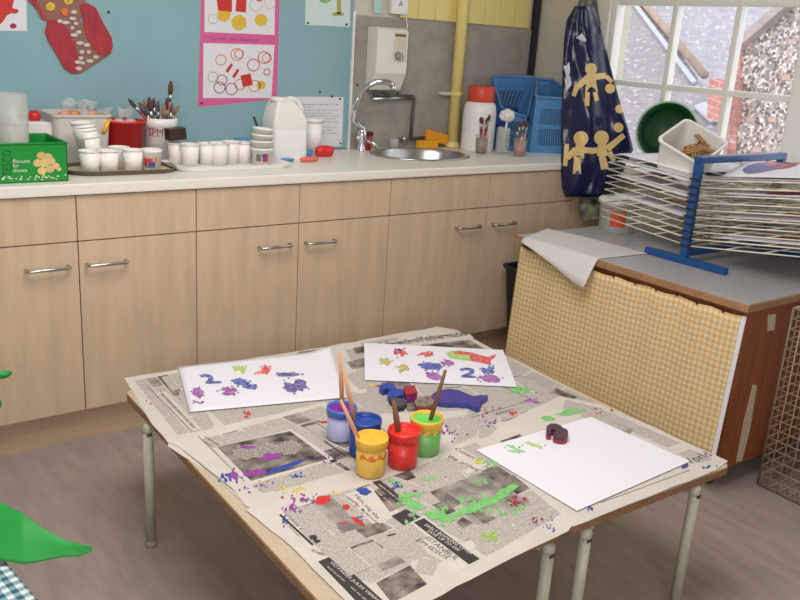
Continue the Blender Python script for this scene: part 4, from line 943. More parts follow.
for i, cols in ((9, ('indigo', 'crimson', 'blue')), (7, ('red', 'purple')), (4, ('olive', 'yellow')), (1, ('yellow', 'olive'))):
    rack_paper('drying painting on the %s right-hand shelf of the rack' % lv[i], -1, i, cols, 50+i)
# curled painting lying on top
zt9 = ZS[9]
def curl(u, v):
    p = shelf_pt(1.20+.40*u, -1, .05+.75*v, zt9); p.z += .012+.05*math.sin(PI*u)*(1-.3*v); return p
s = thing('curled_painting', 'curled white painting with purple red and turquoise paint on top of the rack', 'painting', curl(.5, .5))
b = MB(); vs, fs, _ = grid(curl, 14, 8); b.raw(vs, fs, paper_w, True); b.build('sheet', s, solid=.0008)
b = MB()
turq = mat('paint_turquoise', rgb(70, 184, 214), .5)
for cu_, cv, ru, rv, m, sd in ((.24, .3, .2, .22, P['indigo'], 1), (.34, .5, .16, .14, P['crimson'], 2), (.36, .35, .1, .1, P['red'], 3), (.62, .35, .14, .25, turq, 4), (.75, .7, .1, .1, P['purple'], 5)):
    b.face([curl(cu_+ru*x, cv+rv*y)+Vector((0, 0, .0025)) for x, y in blob(14, .3, sd)], m)
b.build('paint_marks', s)
# tilted tub with pegs
cT = Vector((1.25, -.835, 1.085)); RZ = math.radians(45-37); tilt = math.radians(-30)
view = Vector((-.62, -.78, 0))
axis = Vector((view.y*-1, view.x, 0)).normalized()
MT = Matrix.Translation(cT) @ Matrix.Rotation(math.radians(33), 4, Vector((.78, -.62, 0))) @ Matrix.Rotation(RZ, 4, 'Z')
peg_m = mat('wooden_peg', rgb(178, 138, 92), .6, noise=.25, scale=60)
s = thing('peg_tub', 'white square tub of wooden pegs tilted on top of the drying rack', 'tub', cT)
b = MB(); rtub(b, 0, 0, 0,   .080, .080, .095, .095, .135, milky, MT @ Matrix.Translation((0, 0, -.06)), .003, .007); b.build('body', s)
R = random.Random(11)
for i in range(22):
    c = Vector((R.uniform(-.05, .05), R.uniform(-.065, .01), -.022+.0042*i)); a = R.uniform(0, PI); e = R.uniform(-.25, .35)
    mx = MT @ Matrix.Translation(c) @ Matrix.Rotation(a, 4, 'Z') @ Matrix.Rotation(e, 4, 'Y'); w0 = mx.translation.copy()
    s = thing('clothes_peg', 'wooden peg in the heap filling the tilted white tub', 'peg', w0, 'wooden pegs in the tilted tub')
    for sg in (-1, 1):
        b = MB(); b.box((-.037, sg*.002, -.005), (.037, sg*.008, .005), peg_m, .001, mx); b.build('peg_half', s)
# green bowl leaning against window
bc = at(667, 132, 0, 1.70); br = 29.5*scale_at(bc)/1.04
nb = (CAM-bc).normalized(); nb = Vector((nb.x, nb.y*.9, nb.z+.05)).normalized()
qb = nb.to_track_quat('Z', 'Y').to_matrix().to_4x4(); qb.translation = bc
b = MB(); b.lathe([(br*.35, -.085), (br*.65, -.08), (br*.9, -.045), (br*1.0, -.004), (br*1.04, 0), (br*1.04, .004), (br*.98, .002), (br*.86, -.042), (br*.62, -.074), (.001, -.078)], green_dk, (0, 0, 0), 40, qb)
s = thing('green_bowl', 'dark green plastic bowl propped against the window behind the peg tub', 'bowl', bc)
b.build('bowl', s)
b = MB(); b.tube([qb @ Vector((br*1.04*math.cos(2*PI*k/40), br*1.04*math.sin(2*PI*k/40), .002)) for k in range(40)], .005, mat('lit_bowl_rim', rgb(150, 186, 158), .3), 6, closed=True); b.build('rim', s)  # rim colour made paler, painting light on it against the shaded bowl

# ------------------------------------------------------------------ bin, wire crate
bn = mat('black_bin', rgb(26, 24, 26), .35)
c = Vector((1.22, -.2, 0)); s = thing('waste_bin', 'black plastic waste bin between the base units and low cabinet', 'bin', c)
b = MB(); rtub(b, c.x, c.y, .001, .11, .10, .155, .135, .47, bn, None, .004, .008); b.build('body', s)
b = MB(); b.tube([(c.x+x, c.y+y, .472) for x, y in rr(.163, .143, .04)], .007, bn, 6, closed=True); b.build('rim', s)
o = at(766, 484, 2, 0); GX, GY = 1.06, -1.47
s = thing('wire_crate', 'rusty wire mesh crate on the floor at the right beside the low cabinet', 'crate', (GX+.2, GY-.3, 0))
GX1, GY1, GZ = GX+.42, GY-.55, .66
def mesh_panel(o, ux, uy, nx, ny):
    b = MB(); o, ux, uy = Vector(o), Vector(ux), Vector(uy)
    for i in range(nx+1): p = o+ux*i/nx; b.tube([p, p+uy], .0022 if 0 < i < nx else .005, grid_m, 5)
    for j in range(ny+1): p = o+uy*j/ny; b.tube([p, p+ux], .0022 if 0 < j < ny else .005, grid_m, 5)
    b.build('mesh_panel', s)
zb_ = .007
mesh_panel((GX, GY, zb_), (0, GY1-GY, 0), (0, 0, GZ), 15, 18); mesh_panel((GX1, GY, zb_), (0, GY1-GY, 0), (0, 0, GZ), 15, 18)
mesh_panel((GX, GY, zb_), (GX1-GX, 0, 0), (0, 0, GZ), 11, 18); mesh_panel((GX, GY1, zb_), (GX1-GX, 0, 0), (0, 0, GZ), 11, 18); mesh_panel((GX, GY, zb_), (GX1-GX, 0, 0), (0, GY1-GY, 0), 11, 15)

# ------------------------------------------------------------------ the painting tables
HT = .41117; TH = -.02538; ct, st_ = math.cos(TH), math.sin(TH)
def T(u, v, z=HT): du, dv = -.8832, -1.75732; return Vector((du*ct-dv*st_+u*ct-v*st_, du*st_+dv*ct+u*st_+v*ct, z))
edge_m = mat('tabletop_edge', rgb(150, 112, 78), .5, noise=.25, scale=30)
for name, u0, u1, lus, lab in (('l', .0, .624, (.002, .572), 'left painting table with newspaper over it and grey-green legs'), ('r', .632, 1.252, (.693, 1.105), 'right painting table with bare wooden edge showing at its near corner')):
    t = thing('school_table', lab, 'table', T((u0+u1)/2, .6, 0), 'two school tables pushed together')
    def rect(e, r):
        out = []; cu_, cv = (u0+u1)/2, .6
        for x, y in rr((u1-u0)/2-e, .6-e, r): q = T(cu_+x, cv+y); out.append((q.x, q.y))
        return out
    b = MB(); b.prism(rect(0, .035), HT-.022, HT-.003, edge_m); b.build('edge_band', t)
    b = MB(); b.prism(rect(.002, .033), HT-.003, HT, table_w); b.build('tabletop', t)
    for v in (.006, 1.0):
        for u in lus:
            p = T(u, v, 0); b = MB(); b.tube([(p.x, p.y, .012), (p.x, p.y, HT-.049)], .0145, legm, 14); lg = b.build('leg', t)
            b = MB(); b.lathe([(.0148, 0), (.0155, .006), (.015, .018), (.010, .025), (.002, .0275)], legm, (p.x, p.y, HT-.05), 14); b.build('leg_cap', lg)
            b = MB()
            for q_ in range(5):
                for w_ in range(3):
                    a0 = math.radians(-125+34*w_+q_*7); a1 = a0+math.radians(random.uniform(8, 16)); z0 = HT-.056+random.uniform(-.002, .003); r_ = .0158
                    b.face([(p.x+r_*math.cos(a), p.y+r_*math.sin(a), z) for a, z in ((a0, z0), (a1, z0), (a1, z0+.006), (a0, z0+.008))], chip)
            b.build('chipped_patch', lg)
            b = MB(); b.lathe([(.017, 0), (.018, .004), (.0155, .018)], mat('rubber_foot', rgb(150, 142, 126), .7) if 'rubber_foot' not in MATS else MATS['rubber_foot'], (p.x, p.y, .0), 14); b.build('foot', lg)
    for u in lus:
        ur = u+(.05 if u == lus[0] else 0); b = MB(); b.bar(T(ur, .03, HT-.041), T(ur, .99, HT-.041), .014, .034, legm); b.build('side_rail', t)
    for v in (.06, .96):
        b = MB(); b.bar(T(lus[0], v, HT-.041), T(lus[1], v, HT-.041), .014, .034, legm); b.build('cross_rail', t)

# ------------------------------------------------------------------ newspapers
def tq(px, py, dz): return at(px, py, 2, HT+dz)
class Paper:
    def __init__(s, label, pts, z, droop=(), group='newspapers covering the tables', rnd=0):
        s.z = z; s.b = MB(); s.pts = pts; s.label = label; s.k = 0
        # outline densified and slightly ragged
        out = []; R = random.Random(rnd)
        for i, p in enumerate(pts):
            q = pts[(i+1) % len(pts)]; L = math.hypot(q[0]-p[0], q[1]-p[1]); n = max(1, int(L/14))
            for k in range(n):
                t = k/n; j = 0 if k == 0 else .7
                out.append((p[0]+(q[0]-p[0])*t+R.uniform(-j, j), p[1]+(q[1]-p[1])*t+R.uniform(-j, j)))
        s.b.slab([tq(x, y, z) for x, y in out], -.0012, news) if False else s.sheet(out)
    def sheet(s, out):
        top = [tq(x, y, s.z) for x, y in out]; n = len(top); bot = [p-Vector((0, 0, .0009)) for p in top]
        s.b.raw(top+bot, [list(range(n))[::-1], list(range(n, 2*n))]+[[i, (i+1) % n, n+(i+1) % n, n+i] for i in range(n)], news)
    def q(s, m, *pts, dz=.0003):
        s.k += 1; z = s.z+dz+.000001*s.k; w = [tq(x, y, z) for x, y in pts]
        if len(w) == 4:
            a, b_, c, d = w; L1 = (b_-a).length; L2 = (d-a).length; uv = [(0, 0), (L1, 0), (L1, L2), (0, L2)]; o = random.random()*3; uv = [(x+o, y) for x, y in uv]
        else: uv = [(p.x, p.y) for p in w]
        s.b.face(w, m, uv)
    def col(s, p1, p2, p3, p4, n=1, gap=.06):  # text columns; p1->p2 line direction, p1->p4 down the column
        def L(a, b_, t): return (a[0]+(b_[0]-a[0])*t, a[1]+(b_[1]-a[1])*t)
        for i in range(n):
            a, c = i/n, (i+1)/n-gap/n; s.q(text_m, L(p1, p2, a), L(p1, p2, c), L(p4, p3, c), L(p4, p3, a))
    def head(s, t, p1, p2, h, m=None, dz=.0006):   # lettering on base line p1->p2, h = up vector in pixels
        s.k += 1; z = s.z+dz+.000001*s.k; o = tq(*p1, z); x = tq(*p2, z)-o; hh = (tq(p1[0]+h[0], p1[1]+h[1], z)-o).length*.62; s.b.text(t, o, x, Vector((0, 0, 1)).cross(x).normalized()*hh, m or ink)
    def splat(s, m, px, py, rx, ry, seed, n=14, r=.45, rot=0):
        s.k += 1; c, sn = math.cos(rot), math.sin(rot); z = s.z+.0009+.000001*s.k
        s.b.face([tq(px+rx*x*c-ry*y*sn, py+rx*x*sn+ry*y*c, z) for x, y in blob(n, r, seed)][::-1], m)
    def specks(s, m, px, py, rx, ry, n, size, seed):
        R = random.Random(seed)
        for i in range(n): s.splat(m, px+R.gauss(0, rx*.5), py+R.gauss(0, ry*.5), size*R.uniform(.4, 1.6), size*R.uniform(.3, 1.1), seed*31+i, 7, .4, R.uniform(0, 3))
    def line(s, m, a, c, w=.5):
        dx, dy = c[0]-a[0], c[1]-a[1]; L = math.hypot(dx, dy); nx, ny = -dy/L*w, dx/L*w
        s.q(m, (a[0]+nx, a[1]+ny), (c[0]+nx, c[1]+ny), (c[0]-nx, c[1]-ny), (a[0]-nx, a[1]-ny))
    def fill(s, p1, p2, p3, p4, nc, nr, seed, m=None):
        R = random.Random(seed)
        def L(u, v):
            a = (p1[0]+(p2[0]-p1[0])*u, p1[1]+(p2[1]-p1[1])*u); c = (p4[0]+(p3[0]-p4[0])*u, p4[1]+(p3[1]-p4[1])*u)
            return (a[0]+(c[0]-a[0])*v, a[1]+(c[1]-a[1])*v)
        for i in range(nc):
            v = 0
            while v < .98:
                w = min(1-v, R.uniform(.6, 1.6)/nr); k = R.random(); u0, u1 = (i+.04)/nc, (i+.96)/nc
                if k < .12: s.q(photo_l if k < .06 else photo_d, L(u0, v), L(u1, v), L(u1, v+w*.92), L(u0, v+w*.92))
                else:
                    if k < .4 and w > .12:
                        h_ = min(.05, w*.3); s.q(ink_g, L(u0, v+.006), L(u0+(u1-u0)*R.uniform(.5, .95), v+.006), L(u0+(u1-u0)*.8, v+h_*.45), L(u0, v+h_*.45)); v += h_*.6; w -= h_*.6
                    s.q(text_m, L(u0, v), L(u1, v), L(u1, v+w*.95), L(u0, v+w*.95))
                v += w
    def clear(s, *pts): s.q(news, *pts)
    def done(s, label=None): return tag(s.b.build('newspaper', loc=tq(*s.pts[0], 0)), s.label, 'newspaper', 'newspapers covering the tables')

# far left sheet
n1 = Paper('newspaper at the far left corner under the left painting', [(124, 378), (172, 370.5), (340, 345), (352, 352), (402, 395), (290, 425), (172, 447), (152, 424)], .001, rnd=1)
n1.fill((205, 408), (335, 388), (385, 398), (232, 432), 6, 2, 11)
n1.fill((134, 381), (168, 374.5), (214, 428), (178, 436), 3, 4, 17); n1.clear((158, 393), (166, 391), (200, 429), (191, 431))
n1.line(ink_g, (143, 382), (192, 431), .45); n1.line(ink_g, (168, 387), (181, 400), .4); n1.line(ink_g, (160, 391), (197, 429), .3)
n1.head('the Scheherazade Letters to the Editor', (160, 394), (193, 429), (3.5, -2.2))
n1.col((161, 377), (178, 373), (190, 386), (172, 391), 2); n1.col((178, 391), (186, 389), (190, 400), (183, 402)); n1.col((136, 381), (142, 380), (148, 386), (142, 388))
n1.col((195, 413), (206, 411), (215, 425), (203, 428), 2); n1.col((214, 413), (300, 400), (325, 412), (228, 430), 5)
n1.col((188, 440), (262, 424), (272, 430), (196, 446), 5); n1.q(photo_d, (296, 354), (328, 350.5), (326, 348.5), (300, 351.5))
n1.specks(P['red'], 245, 413, 5, 6, 7, 1.8, 3); n1.specks(P['red'], 150, 404, 6, 6, 4, 1, 5); n1.col((118+30, 395), (155, 394), (185, 428), (178, 430))
n1.done()
# far right sheet
n5 = Paper('newspaper along the far edge under the fish painting', [(326, 347), (395, 334), (437, 326.5), (455, 329.5), (487, 346), (520, 362), (560, 384), (602, 406), (604, 420), (430, 455), (368, 420), (345, 380)], .0012, rnd=2)
n5.fill((345, 350), (452, 333), (585, 404), (378, 414), 7, 6, 12); n5.fill((470, 404), (545, 392), (603, 409), (452, 446), 6, 3, 18); n5.fill((500, 354), (598, 404), (592, 409), (486, 360), 3, 3, 19); n5.clear((380, 347), (470, 334), (474, 338), (386, 351)); n5.clear((492, 424), (548, 409), (554, 413), (498, 428))
n5.head('Life with a Mother reader', (386, 347), (470, 335), (2, -8)); n5.q(photo_d, (420, 345), (470, 340), (490, 352), (440, 358)); n5.col((360, 343), (400, 337), (400, 340), (362, 346))
n5.q(photo_d, (347, 362), (364, 358), (372, 366), (352, 369)); n5.q(photo_d, (353, 348), (366, 345.5), (370, 352), (356, 354)); n5.line(ink, (368, 392), (378, 400), .6)
n5.col((345, 375), (362, 371), (378, 385), (360, 390), 2); n5.col((352, 396), (372, 391), (386, 402), (364, 408), 3); n5.col((470, 402), (510, 385), (540, 400), (500, 416), 4)
n5.col((360, 408), (378, 404), (386, 412), (370, 418), 2); n5.col((440, 420), (472, 414), (490, 428), (452, 436), 3); n5.col((520, 375), (555, 392), (545, 396), (512, 380)); n5.col((500, 425), (530, 415), (548, 424), (520, 434), 2)
n5.q(photo_d, (556, 388), (578, 397), (572, 400), (552, 392)); n5.col((562, 398), (590, 410), (580, 414), (556, 403), 2)
n5.line(ink_g, (470, 418), (538, 398), .4); n5.line(ink_g, (500, 385), (560, 412), .4); n5.col((530, 405), (560, 398), (572, 406), (540, 413), 3)
n5.head('Relief as hostage freed', (505, 422), (545, 411), (-1, -3.2)); n5.q(photo_d, (492, 441), (512, 435), (520, 441), (500, 447)); n5.head('MARKETS', (497, 415), (516, 410), (-1, -3))
n5.specks(P['purple'], 452, 432, 14, 5, 12, 2, 8); n5.specks(P['purple'], 490, 420, 10, 8, 10, 1.8, 9); n5.splat(PR['purple'], 532, 401, 9, 2.6, 4, 14, .4, .2); n5.splat(PR['purple'], 553, 408, 10, 2.6, 5, 14, .4, .15); n5.specks(P['green'], 522, 391, 12, 4, 10, 3, 10); n5.splat(P['green'], 516, 390, 8, 4, 11)
n5.specks(P['red'], 514, 413, 5, 2, 6, 2, 12); n5.specks(P['yellow'], 371, 384, 3, 2, 4, 2, 13); n5.splat(P['red'], 379, 386, 2.6, 1.6, 12); n5.specks(P['crimson'], 485, 408, 14, 5, 8, 1.4, 15); n5.splat(P['red'], 324, 421, 0.1, .1, 3)
n5.specks(P['purple'], 440, 400, 16, 4, 10, 1.6, 16); n5.splat(P['green'], 563, 402, 9, 2, 17)
n5.done()
# right sheet under blank paper
n4 = Paper('newspaper on the right table under the blank white paper', [(500, 425), (560, 396), (602, 405), (640, 421), (690, 444), (728, 461), (716, 470), (660, 492), (574, 526), (545, 528), (478, 450)], .0024, rnd=3)
n4.fill((565, 400), (600, 408), (718, 459), (560, 408), 3, 2, 13); n4.clear((640, 440), (690, 444), (724, 461), (664, 470))
n4.head('World', (686, 466.5), (713, 455.5), (-2, -8)); n4.col((690, 449), (715, 460), (700, 464), (678, 454)); n4.head('America waits', (641, 446), (671, 461), (4, -7)); n4.head('happy appeal', (634, 449), (655, 459), (4, -6))
n4.q(photo_l, (618, 424), (634, 429), (630, 434), (614, 429)); n4.col((640, 427), (680, 444), (668, 448), (632, 432), 2); n4.col((590, 412), (630, 430), (612, 430), (580, 416), 2); n4.line(ink_g, (690, 470), (600, 503), .4)
n4.specks(P['red'], 604, 412, 12, 4, 8, 1.4, 20); n4.splat(P['green'], 570, 412, 18, 3.5, 21, 16, .5, -.15); n4.splat(P['green'], 548, 418, 10, 3, 22); n4.specks(P['blue'], 708, 467, 8, 1.5, 8, 1.6, 23); n4.specks(P['blue'], 590, 508, 4, 1.5, 6, 1.8, 24); n4.splat(P['indigo'], 685, 466.5, 4, 2, 25, 10, .2, -.35)
n4.col((520, 440), (545, 432), (552, 437), (528, 446), 2); n4.q(photo_d, (500, 441), (520, 434), (528, 442), (506, 450))
n4.done()
# left sheet with the dark photo
n2 = Paper('newspaper with large dark picture on the left table behind the pots', [(166, 441), (180, 436), (325, 402), (372, 430), (440, 452), (408, 468), (330, 486), (252, 508), (246, 506), (232, 488), (200, 463), (178, 446)], .0028, rnd=4)
n2.fill((200, 440), (322, 406), (432, 450), (262, 494), 6, 5, 14)
n2.clear((212, 447), (290, 428), (334, 459), (250, 485)); n2.q(photo_d, (217, 447), (290, 431), (328, 459), (251, 481)); 
for px, py, rx, ry, sd, m in ((262, 450, 34, 8, 1, photo_l), (245, 452, 14, 9, 2, photo_l), (288, 447, 16, 9, 3, photo_l)): n2.splat(m, px, py, rx, ry, sd, 22, .35, -.1)
n2.splat(P['purple'], 272, 456, 17, 5, 5, 20, .6, -.1); n2.splat(P['purple'], 255, 473, 16, 4, 6, 18, .5, -.15); n2.splat(P['blue'], 284, 467, 27, 2.8, 7, 18, .4, -.33); n2.splat(P['purple'], 248, 447, 9, 2, 8)
n2.col((206, 441), (288, 421), (296, 428), (214, 448), 6); n2.col((292, 430), (330, 420), (352, 434), (316, 444), 3); n2.head('LONDON NEWS', (204, 437), (218, 446), (3, -1.6)); n2.head('OPINIONS', (202, 441), (212, 447), (2, -1.2)); n2.line(ink_g, (198, 436), (245, 482), .35)
n2.col((258, 484), (330, 463), (345, 471), (275, 492), 5); n2.col((336, 460), (380, 450), (402, 462), (354, 472), 3); n2.line(ink, (324, 441), (346, 456), .7); n2.col((300, 414), (322, 408), (332, 414), (312, 420), 2)
n2.specks(P['blue'], 226, 478, 10, 5, 12, 2.2, 30); n2.specks(P['purple'], 234, 474, 8, 5, 12, 2.6, 31); n2.specks(P['blue'], 296, 476, 16, 4, 10, 1.8, 32); n2.specks(P['blue'], 250, 490, 8, 6, 10, 1.4, 33); n2.specks(P['purple'], 268, 486, 10, 4, 8, 1.4, 34); n2.specks(P['yellow'], 295, 489, 14, 4, 12, 2, 35); n2.splat(P['red'], 325, 422, 6, 1.4, 36, 12, .3, 0); n2.specks(P['crimson'], 306, 496, 20, 3, 10, 1.4, 37); n2.specks(P['purple'], 330, 458, 14, 6, 12, 1.5, 38); n2.specks(P['red'], 262, 482, 20, 5, 7, 1.1, 40)
n2.done()
# near sheet: travel advertisements
n3 = Paper('newspaper with travel advertisements at the near corner of the tables', [(246, 510), (258, 503), (330, 481), (410, 464), (476, 436), (505, 452), (548, 492), (574, 523), (568, 531), (500, 564), (428, 602), (372, 632), (345, 600), (290, 545)], .0032, rnd=5)
n3.fill((282, 512), (410, 470), (548, 510), (352, 585), 7, 7, 15); n3.fill((415, 468), (476, 442), (562, 514), (480, 552), 4, 5, 16)
n3.clear((345, 494), (370, 487), (402, 514), (374, 526)); n3.clear((404, 521), (424, 516), (484, 560), (446, 578)); n3.clear((316, 562), (332, 554), (394, 612), (370, 622)); n3.clear((440, 458), (458, 446), (488, 464), (468, 474))
n3.q(ink, (318, 561.5), (333, 555.3), (396, 612), (376, 622)); n3.head('VOYAGES JULES VERNE', (328.5, 563), (378, 603.5), (2, -4.2), wht_i); n3.head('book now and save', (327, 567), (344, 581.5), (1.2, -2.3), wht_i); n3.head('visit our site', (350, 587), (366, 601), (1.2, -2.2), wht_i)
n3.q(ink, (413.5, 522.5), (424, 518), (480, 559), (469, 564.5)); n3.head('EARLY BOOKING OFFER', (424, 525.2), (471, 554.6), (1.4, -3.6), wht_i); n3.head('SAVE UP TO £60', (426.5, 531), (458, 551), (1.3, -3.4), wht_i)
n3.head('ISTANBUL', (425, 538.5), (455.5, 560.5), (3, -5.2)); n3.head('EPHESUS', (415.5, 540.5), (446, 559.5), (2.8, -5.0))
n3.q(photo_d, (376, 583), (410, 565), (427, 584), (392, 603)); n3.q(ink_g, (384, 582), (407, 571), (418, 583), (394, 595)); n3.q(photo_d, (386, 582), (406, 573), (416, 583), (395, 593))
n3.q(photo_d, (374, 491), (386, 484), (410, 503), (390, 512)); n3.q(ink, (352+20, 482), (380, 480), (404, 500), (398, 504)); n3.head('more travel offers', (378, 484.5), (403, 504), (2.6, -1.8), wht_i); n3.head('inside today', (372, 488), (392, 506), (2.4, -1.8), wht_i)
n3.q(ink, (391, 516), (406, 509), (421, 517), (404, 525.5)); n3.splat(photo_l, 411, 515, 5, 2.5, 3)
n3.q(ink, (387, 535), (395, 533), (408, 545), (401, 547)); n3.q(photo_d, (356, 530), (378, 522), (387, 531), (366, 538)); n3.q(photo_d, (374, 524), (382, 523), (388, 530), (382, 533)); n3.q(photo_l, (333, 521), (358, 516), (367, 527), (342, 534))
n3.q(photo_l, (309, 500), (330, 494), (352, 518), (334, 524)); n3.splat(P['red'], 323, 500, 10, 5, 2, 14, .3, -.2); n3.splat(P['red'], 346, 507, 4, 3, 3, 12, .1); n3.splat(P['red'], 358, 521, 9, 3, 4, 14, .4, .6); n3.splat(P['red'], 343, 523, 6, 1.2, 5)
n3.line(ink, (280, 514.5), (313, 545), 1.1); n3.head('ENTERTAINMENTS', (288, 526), (299, 537), (1.5, -1)); n3.head('ROVERS', (311, 551), (323, 556), (1.6, -3.6))
n3.splat(ink, 313, 537, 5, 3.2, 9); n3.splat(ink, 317, 541, 5, 2.4, 10)
n3.head('Have not the', (354, 495), (377, 519), (4.5, -2.6)); n3.head('oldies reaped', (346, 497), (374, 522), (3.6, -2.4))
n3.col((286, 512), (308, 505), (334, 528), (312, 538), 4); n3.col((316, 541), (356, 529), (369, 541), (328, 553), 3); n3.col((328, 556), (400, 533), (416, 548), (350, 576), 3); n3.col((355, 575), (400, 552), (412, 563), (372, 583), 3); n3.col((420, 558), (440, 562), (434, 576), (414, 572), 1); n3.col((412, 545), (444, 562), (441, 564), (409, 547))
n3.q(photo_l, (376, 565), (398, 556), (406, 562), (384, 571)); n3.col((396, 529), (412, 523), (430, 538), (412, 544), 2)
n3.head('the oldies', (447, 456.5), (476, 471), (3.4, -4)); n3.head('Contact us', (454, 449), (480, 463), (3.6, -4)); n3.splat(P['yellow'], 479, 462, 5, 2.4, 5)
n3.q(photo_l, (430, 492), (482, 472), (530, 502), (478, 525)); n3.q(photo_d, (481, 471), (498, 466), (522, 482), (506, 490)); n3.q(photo_d, (430, 492), (440, 488), (462, 503), (450, 510)); n3.q(photo_d, (434, 506), (444, 502), (456, 511), (445, 516)); n3.q(photo_d, (456, 522), (463, 517), (474, 523), (462, 529))
n3.q(photo_d, (470, 512), (480, 509), (500, 520), (486, 526)); n3.col((420, 468), (452, 456), (470, 468), (424, 488), 2); n3.col((424, 478), (430, 476), (442, 486), (434, 490)); n3.col((460, 534), (540, 500), (548, 506), (472, 541), 6); n3.col((474, 548), (548, 510), (556, 517), (486, 556), 7); n3.col((410, 470), (430, 462), (446, 471), (418, 480), 2)
n3.splat(P['green'], 412, 504, 15, 5, 6, 22, .35, .35); n3.splat(P['green'], 440, 517, 20, 4.5, 7, 22, .35, .15); n3.splat(P['green'], 480, 505, 34, 4.8, 8, 26, .35, -.38); n3.splat(P['green'], 507, 490, 14, 4.4, 9, 22, .4, -.45); n3.splat(P['green'], 396, 483, 11, 3, 10, 16, .4, .55); n3.splat(P['green'], 494, 458, 16, 3, 11, 16, .4, .6); n3.specks(P['green'], 428, 478, 8, 4, 12, 1.8, 12); n3.specks(P['lime'], 490, 536, 9, 5, 16, 2.2, 13); n3.specks(P['green'], 480, 480, 10, 6, 12, 1.6, 14)
n3.specks(P['green'], 480, 505, 44, 10, 40, 2.6, 41); n3.specks(P['green'], 436, 514, 24, 7, 26, 2.6, 42); n3.specks(P['green'], 408, 498, 14, 8, 20, 2.4, 43); n3.specks(P['green'], 496, 460, 16, 9, 24, 2.4, 44); n3.splat(P['blue'], 392+5, 484+2, 3, 2, 15); n3.specks(P['blue'], 395, 486, 7, 5, 14, 1.6, 16); n3.splat(P['blue'], 364, 491, 9, 4.6, 17, 18, .4, .2); n3.splat(P['purple'], 414.5, 491, 2.6, 1.8, 18); n3.specks(P['crimson'], 517, 502, 10, 6, 18, 2.2, 19); n3.specks(P['crimson'], 538, 521, 6, 4, 10, 1.6, 20); n3.specks(P['purple'], 290, 508, 12, 4, 14, 2, 21); n3.specks(P['blue'], 284, 521, 5, 4, 8, 1.4, 22); n3.specks(P['blue'], 362, 515, 6, 8, 10, 1.4, 23); n3.specks(P['yellow'], 335, 493, 8, 2, 6, 1.6, 24); n3.specks(P['blue'], 546, 527, 16, 8, 14, 1.2, 26); n3.specks(P['purple'], 300, 500, 16, 3, 12, 2, 27); n3.specks(P['red'], 352, 505, 12, 8, 14, 1, 28)
n3.done()
# underlying sheet peeping at the left edge
n6 = Paper('bottom newspaper layer peeping out along the left table edge', [(168, 441), (178, 446), (246, 502), (262, 520), (300, 560), (252, 512), (205, 470), (168, 446)], .0006, rnd=6); n6.line(ink_g, (200, 464), (240, 500), .3); n6.done()

# ------------------------------------------------------------------ papers with prints
def art(label, pts, z, marks, name='child_painting', curl_corner=None):
    c = tq(*pts[0], z); s = thing(name, label, 'painting' if marks else 'paper', c, 'sheets of white paper on the tables')
    P4 = [tq(x, y, z) for x, y in pts]
    def f(u, v):
        p = (P4[0]*(1-u)+P4[1]*u)*(1-v)+(P4[3]*(1-u)+P4[2]*u)*v
        if curl_corner and u > .85 and v < .25: p = p+Vector((-.25, -.2, .55))*((u-.85)*(.25-v)*.9)
        return p
    b = MB(); vs, fs, _ = grid(f, 24, 16); b.raw(vs, [f_[::-1] for f_ in fs], paper_w, bool(curl_corner)); b.build('sheet', s, solid=.0006)
    for i, (m, px, py, rx, ry, rot, nm) in enumerate(marks):
        b = MB(); R = random.Random(i*7+len(label)); cc, sn = math.cos(rot), math.sin(rot); n = 20
        prof = [1-.45*R.random()*(.5+.5*math.sin(3*k+i)) for k in range(n)]
        if rx > 5 and ry > 2.5 and i % 2 == 0: prof[(5+i) % n] = prof[(6+i) % n] = .25
        b.face([tq(px+rx*prof[k]*math.cos(2*PI*k/n)*cc-ry*prof[k]*math.sin(2*PI*k/n)*sn, py+rx*prof[k]*math.cos(2*PI*k/n)*sn+ry*prof[k]*math.sin(2*PI*k/n)*cc, z+.0012+.00003*i) for k in range(n)][::-1], PR[m])
        for q in range(4):
            a = R.uniform(0, 6.3); x, y = px+rx*1.05*math.cos(a), py+ry*1.1*math.sin(a); b.face([tq(x+1.4*xx, y+.8*yy, z+.0012) for xx, yy in blob(7, .3, q)][::-1], P[m])
        b.build(nm, s)
    return s
Z0 = .0052
lp_ = art('left painting of blue and purple splodges on white paper', [(178, 367), (331, 350), (347, 397.5), (190, 412)], Z0, [
 ('lime', 240, 369, 7, 4, .2, 'green_mark'), ('red', 266, 369.5, 6, 4, -.3, 'red_mark'), ('orange', 259, 373, 4, 1.5, 0, 'orange_mark'), ('purple', 198, 392.5, 6.5, 5, .3, 'purple_mark'), ('purple', 228, 391, 10, 4.8, 0, 'purple_mark'), ('blue', 241, 382, 9, 4.4, .15, 'blue_mark'), ('blue', 251, 387, 7, 2.5, .1, 'blue_mark'), ('indigo', 288, 374.5, 14, 2.3, 0, 'indigo_mark'), ('indigo', 295, 385.5, 14, 7.5, 0, 'indigo_mark'), ('purple', 197, 402, 6, 1, .3, 'purple_mark')], curl_corner=True)
fp = art('far painting with a red and green fish print on white paper', [(364, 343), (503, 350), (517, 387), (365, 380)], Z0, [
 ('red', 400, 352.5, 7, 4.4, .2, 'red_mark'), ('purple', 397, 351, 3, 2, 0, 'purple_mark'), ('red', 426, 354.5, 8, 2.8, 0, 'red_mark'), ('olive', 385, 361, 7, 3.6, .2, 'olive_mark'), ('olive', 402, 368, 6.5, 4, -.2, 'olive_mark'), ('blue', 430, 366, 13, 4.2, .05, 'blue_mark'), ('purple', 447, 362.5, 8.5, 3.4, .2, 'purple_mark'), ('purple', 434, 376, 10, 4, .3, 'purple_mark'), ('blue', 488, 370, 7.5, 5, 0, 'blue_mark'), ('purple', 490, 378.5, 12, 4.4, .15, 'purple_mark')])
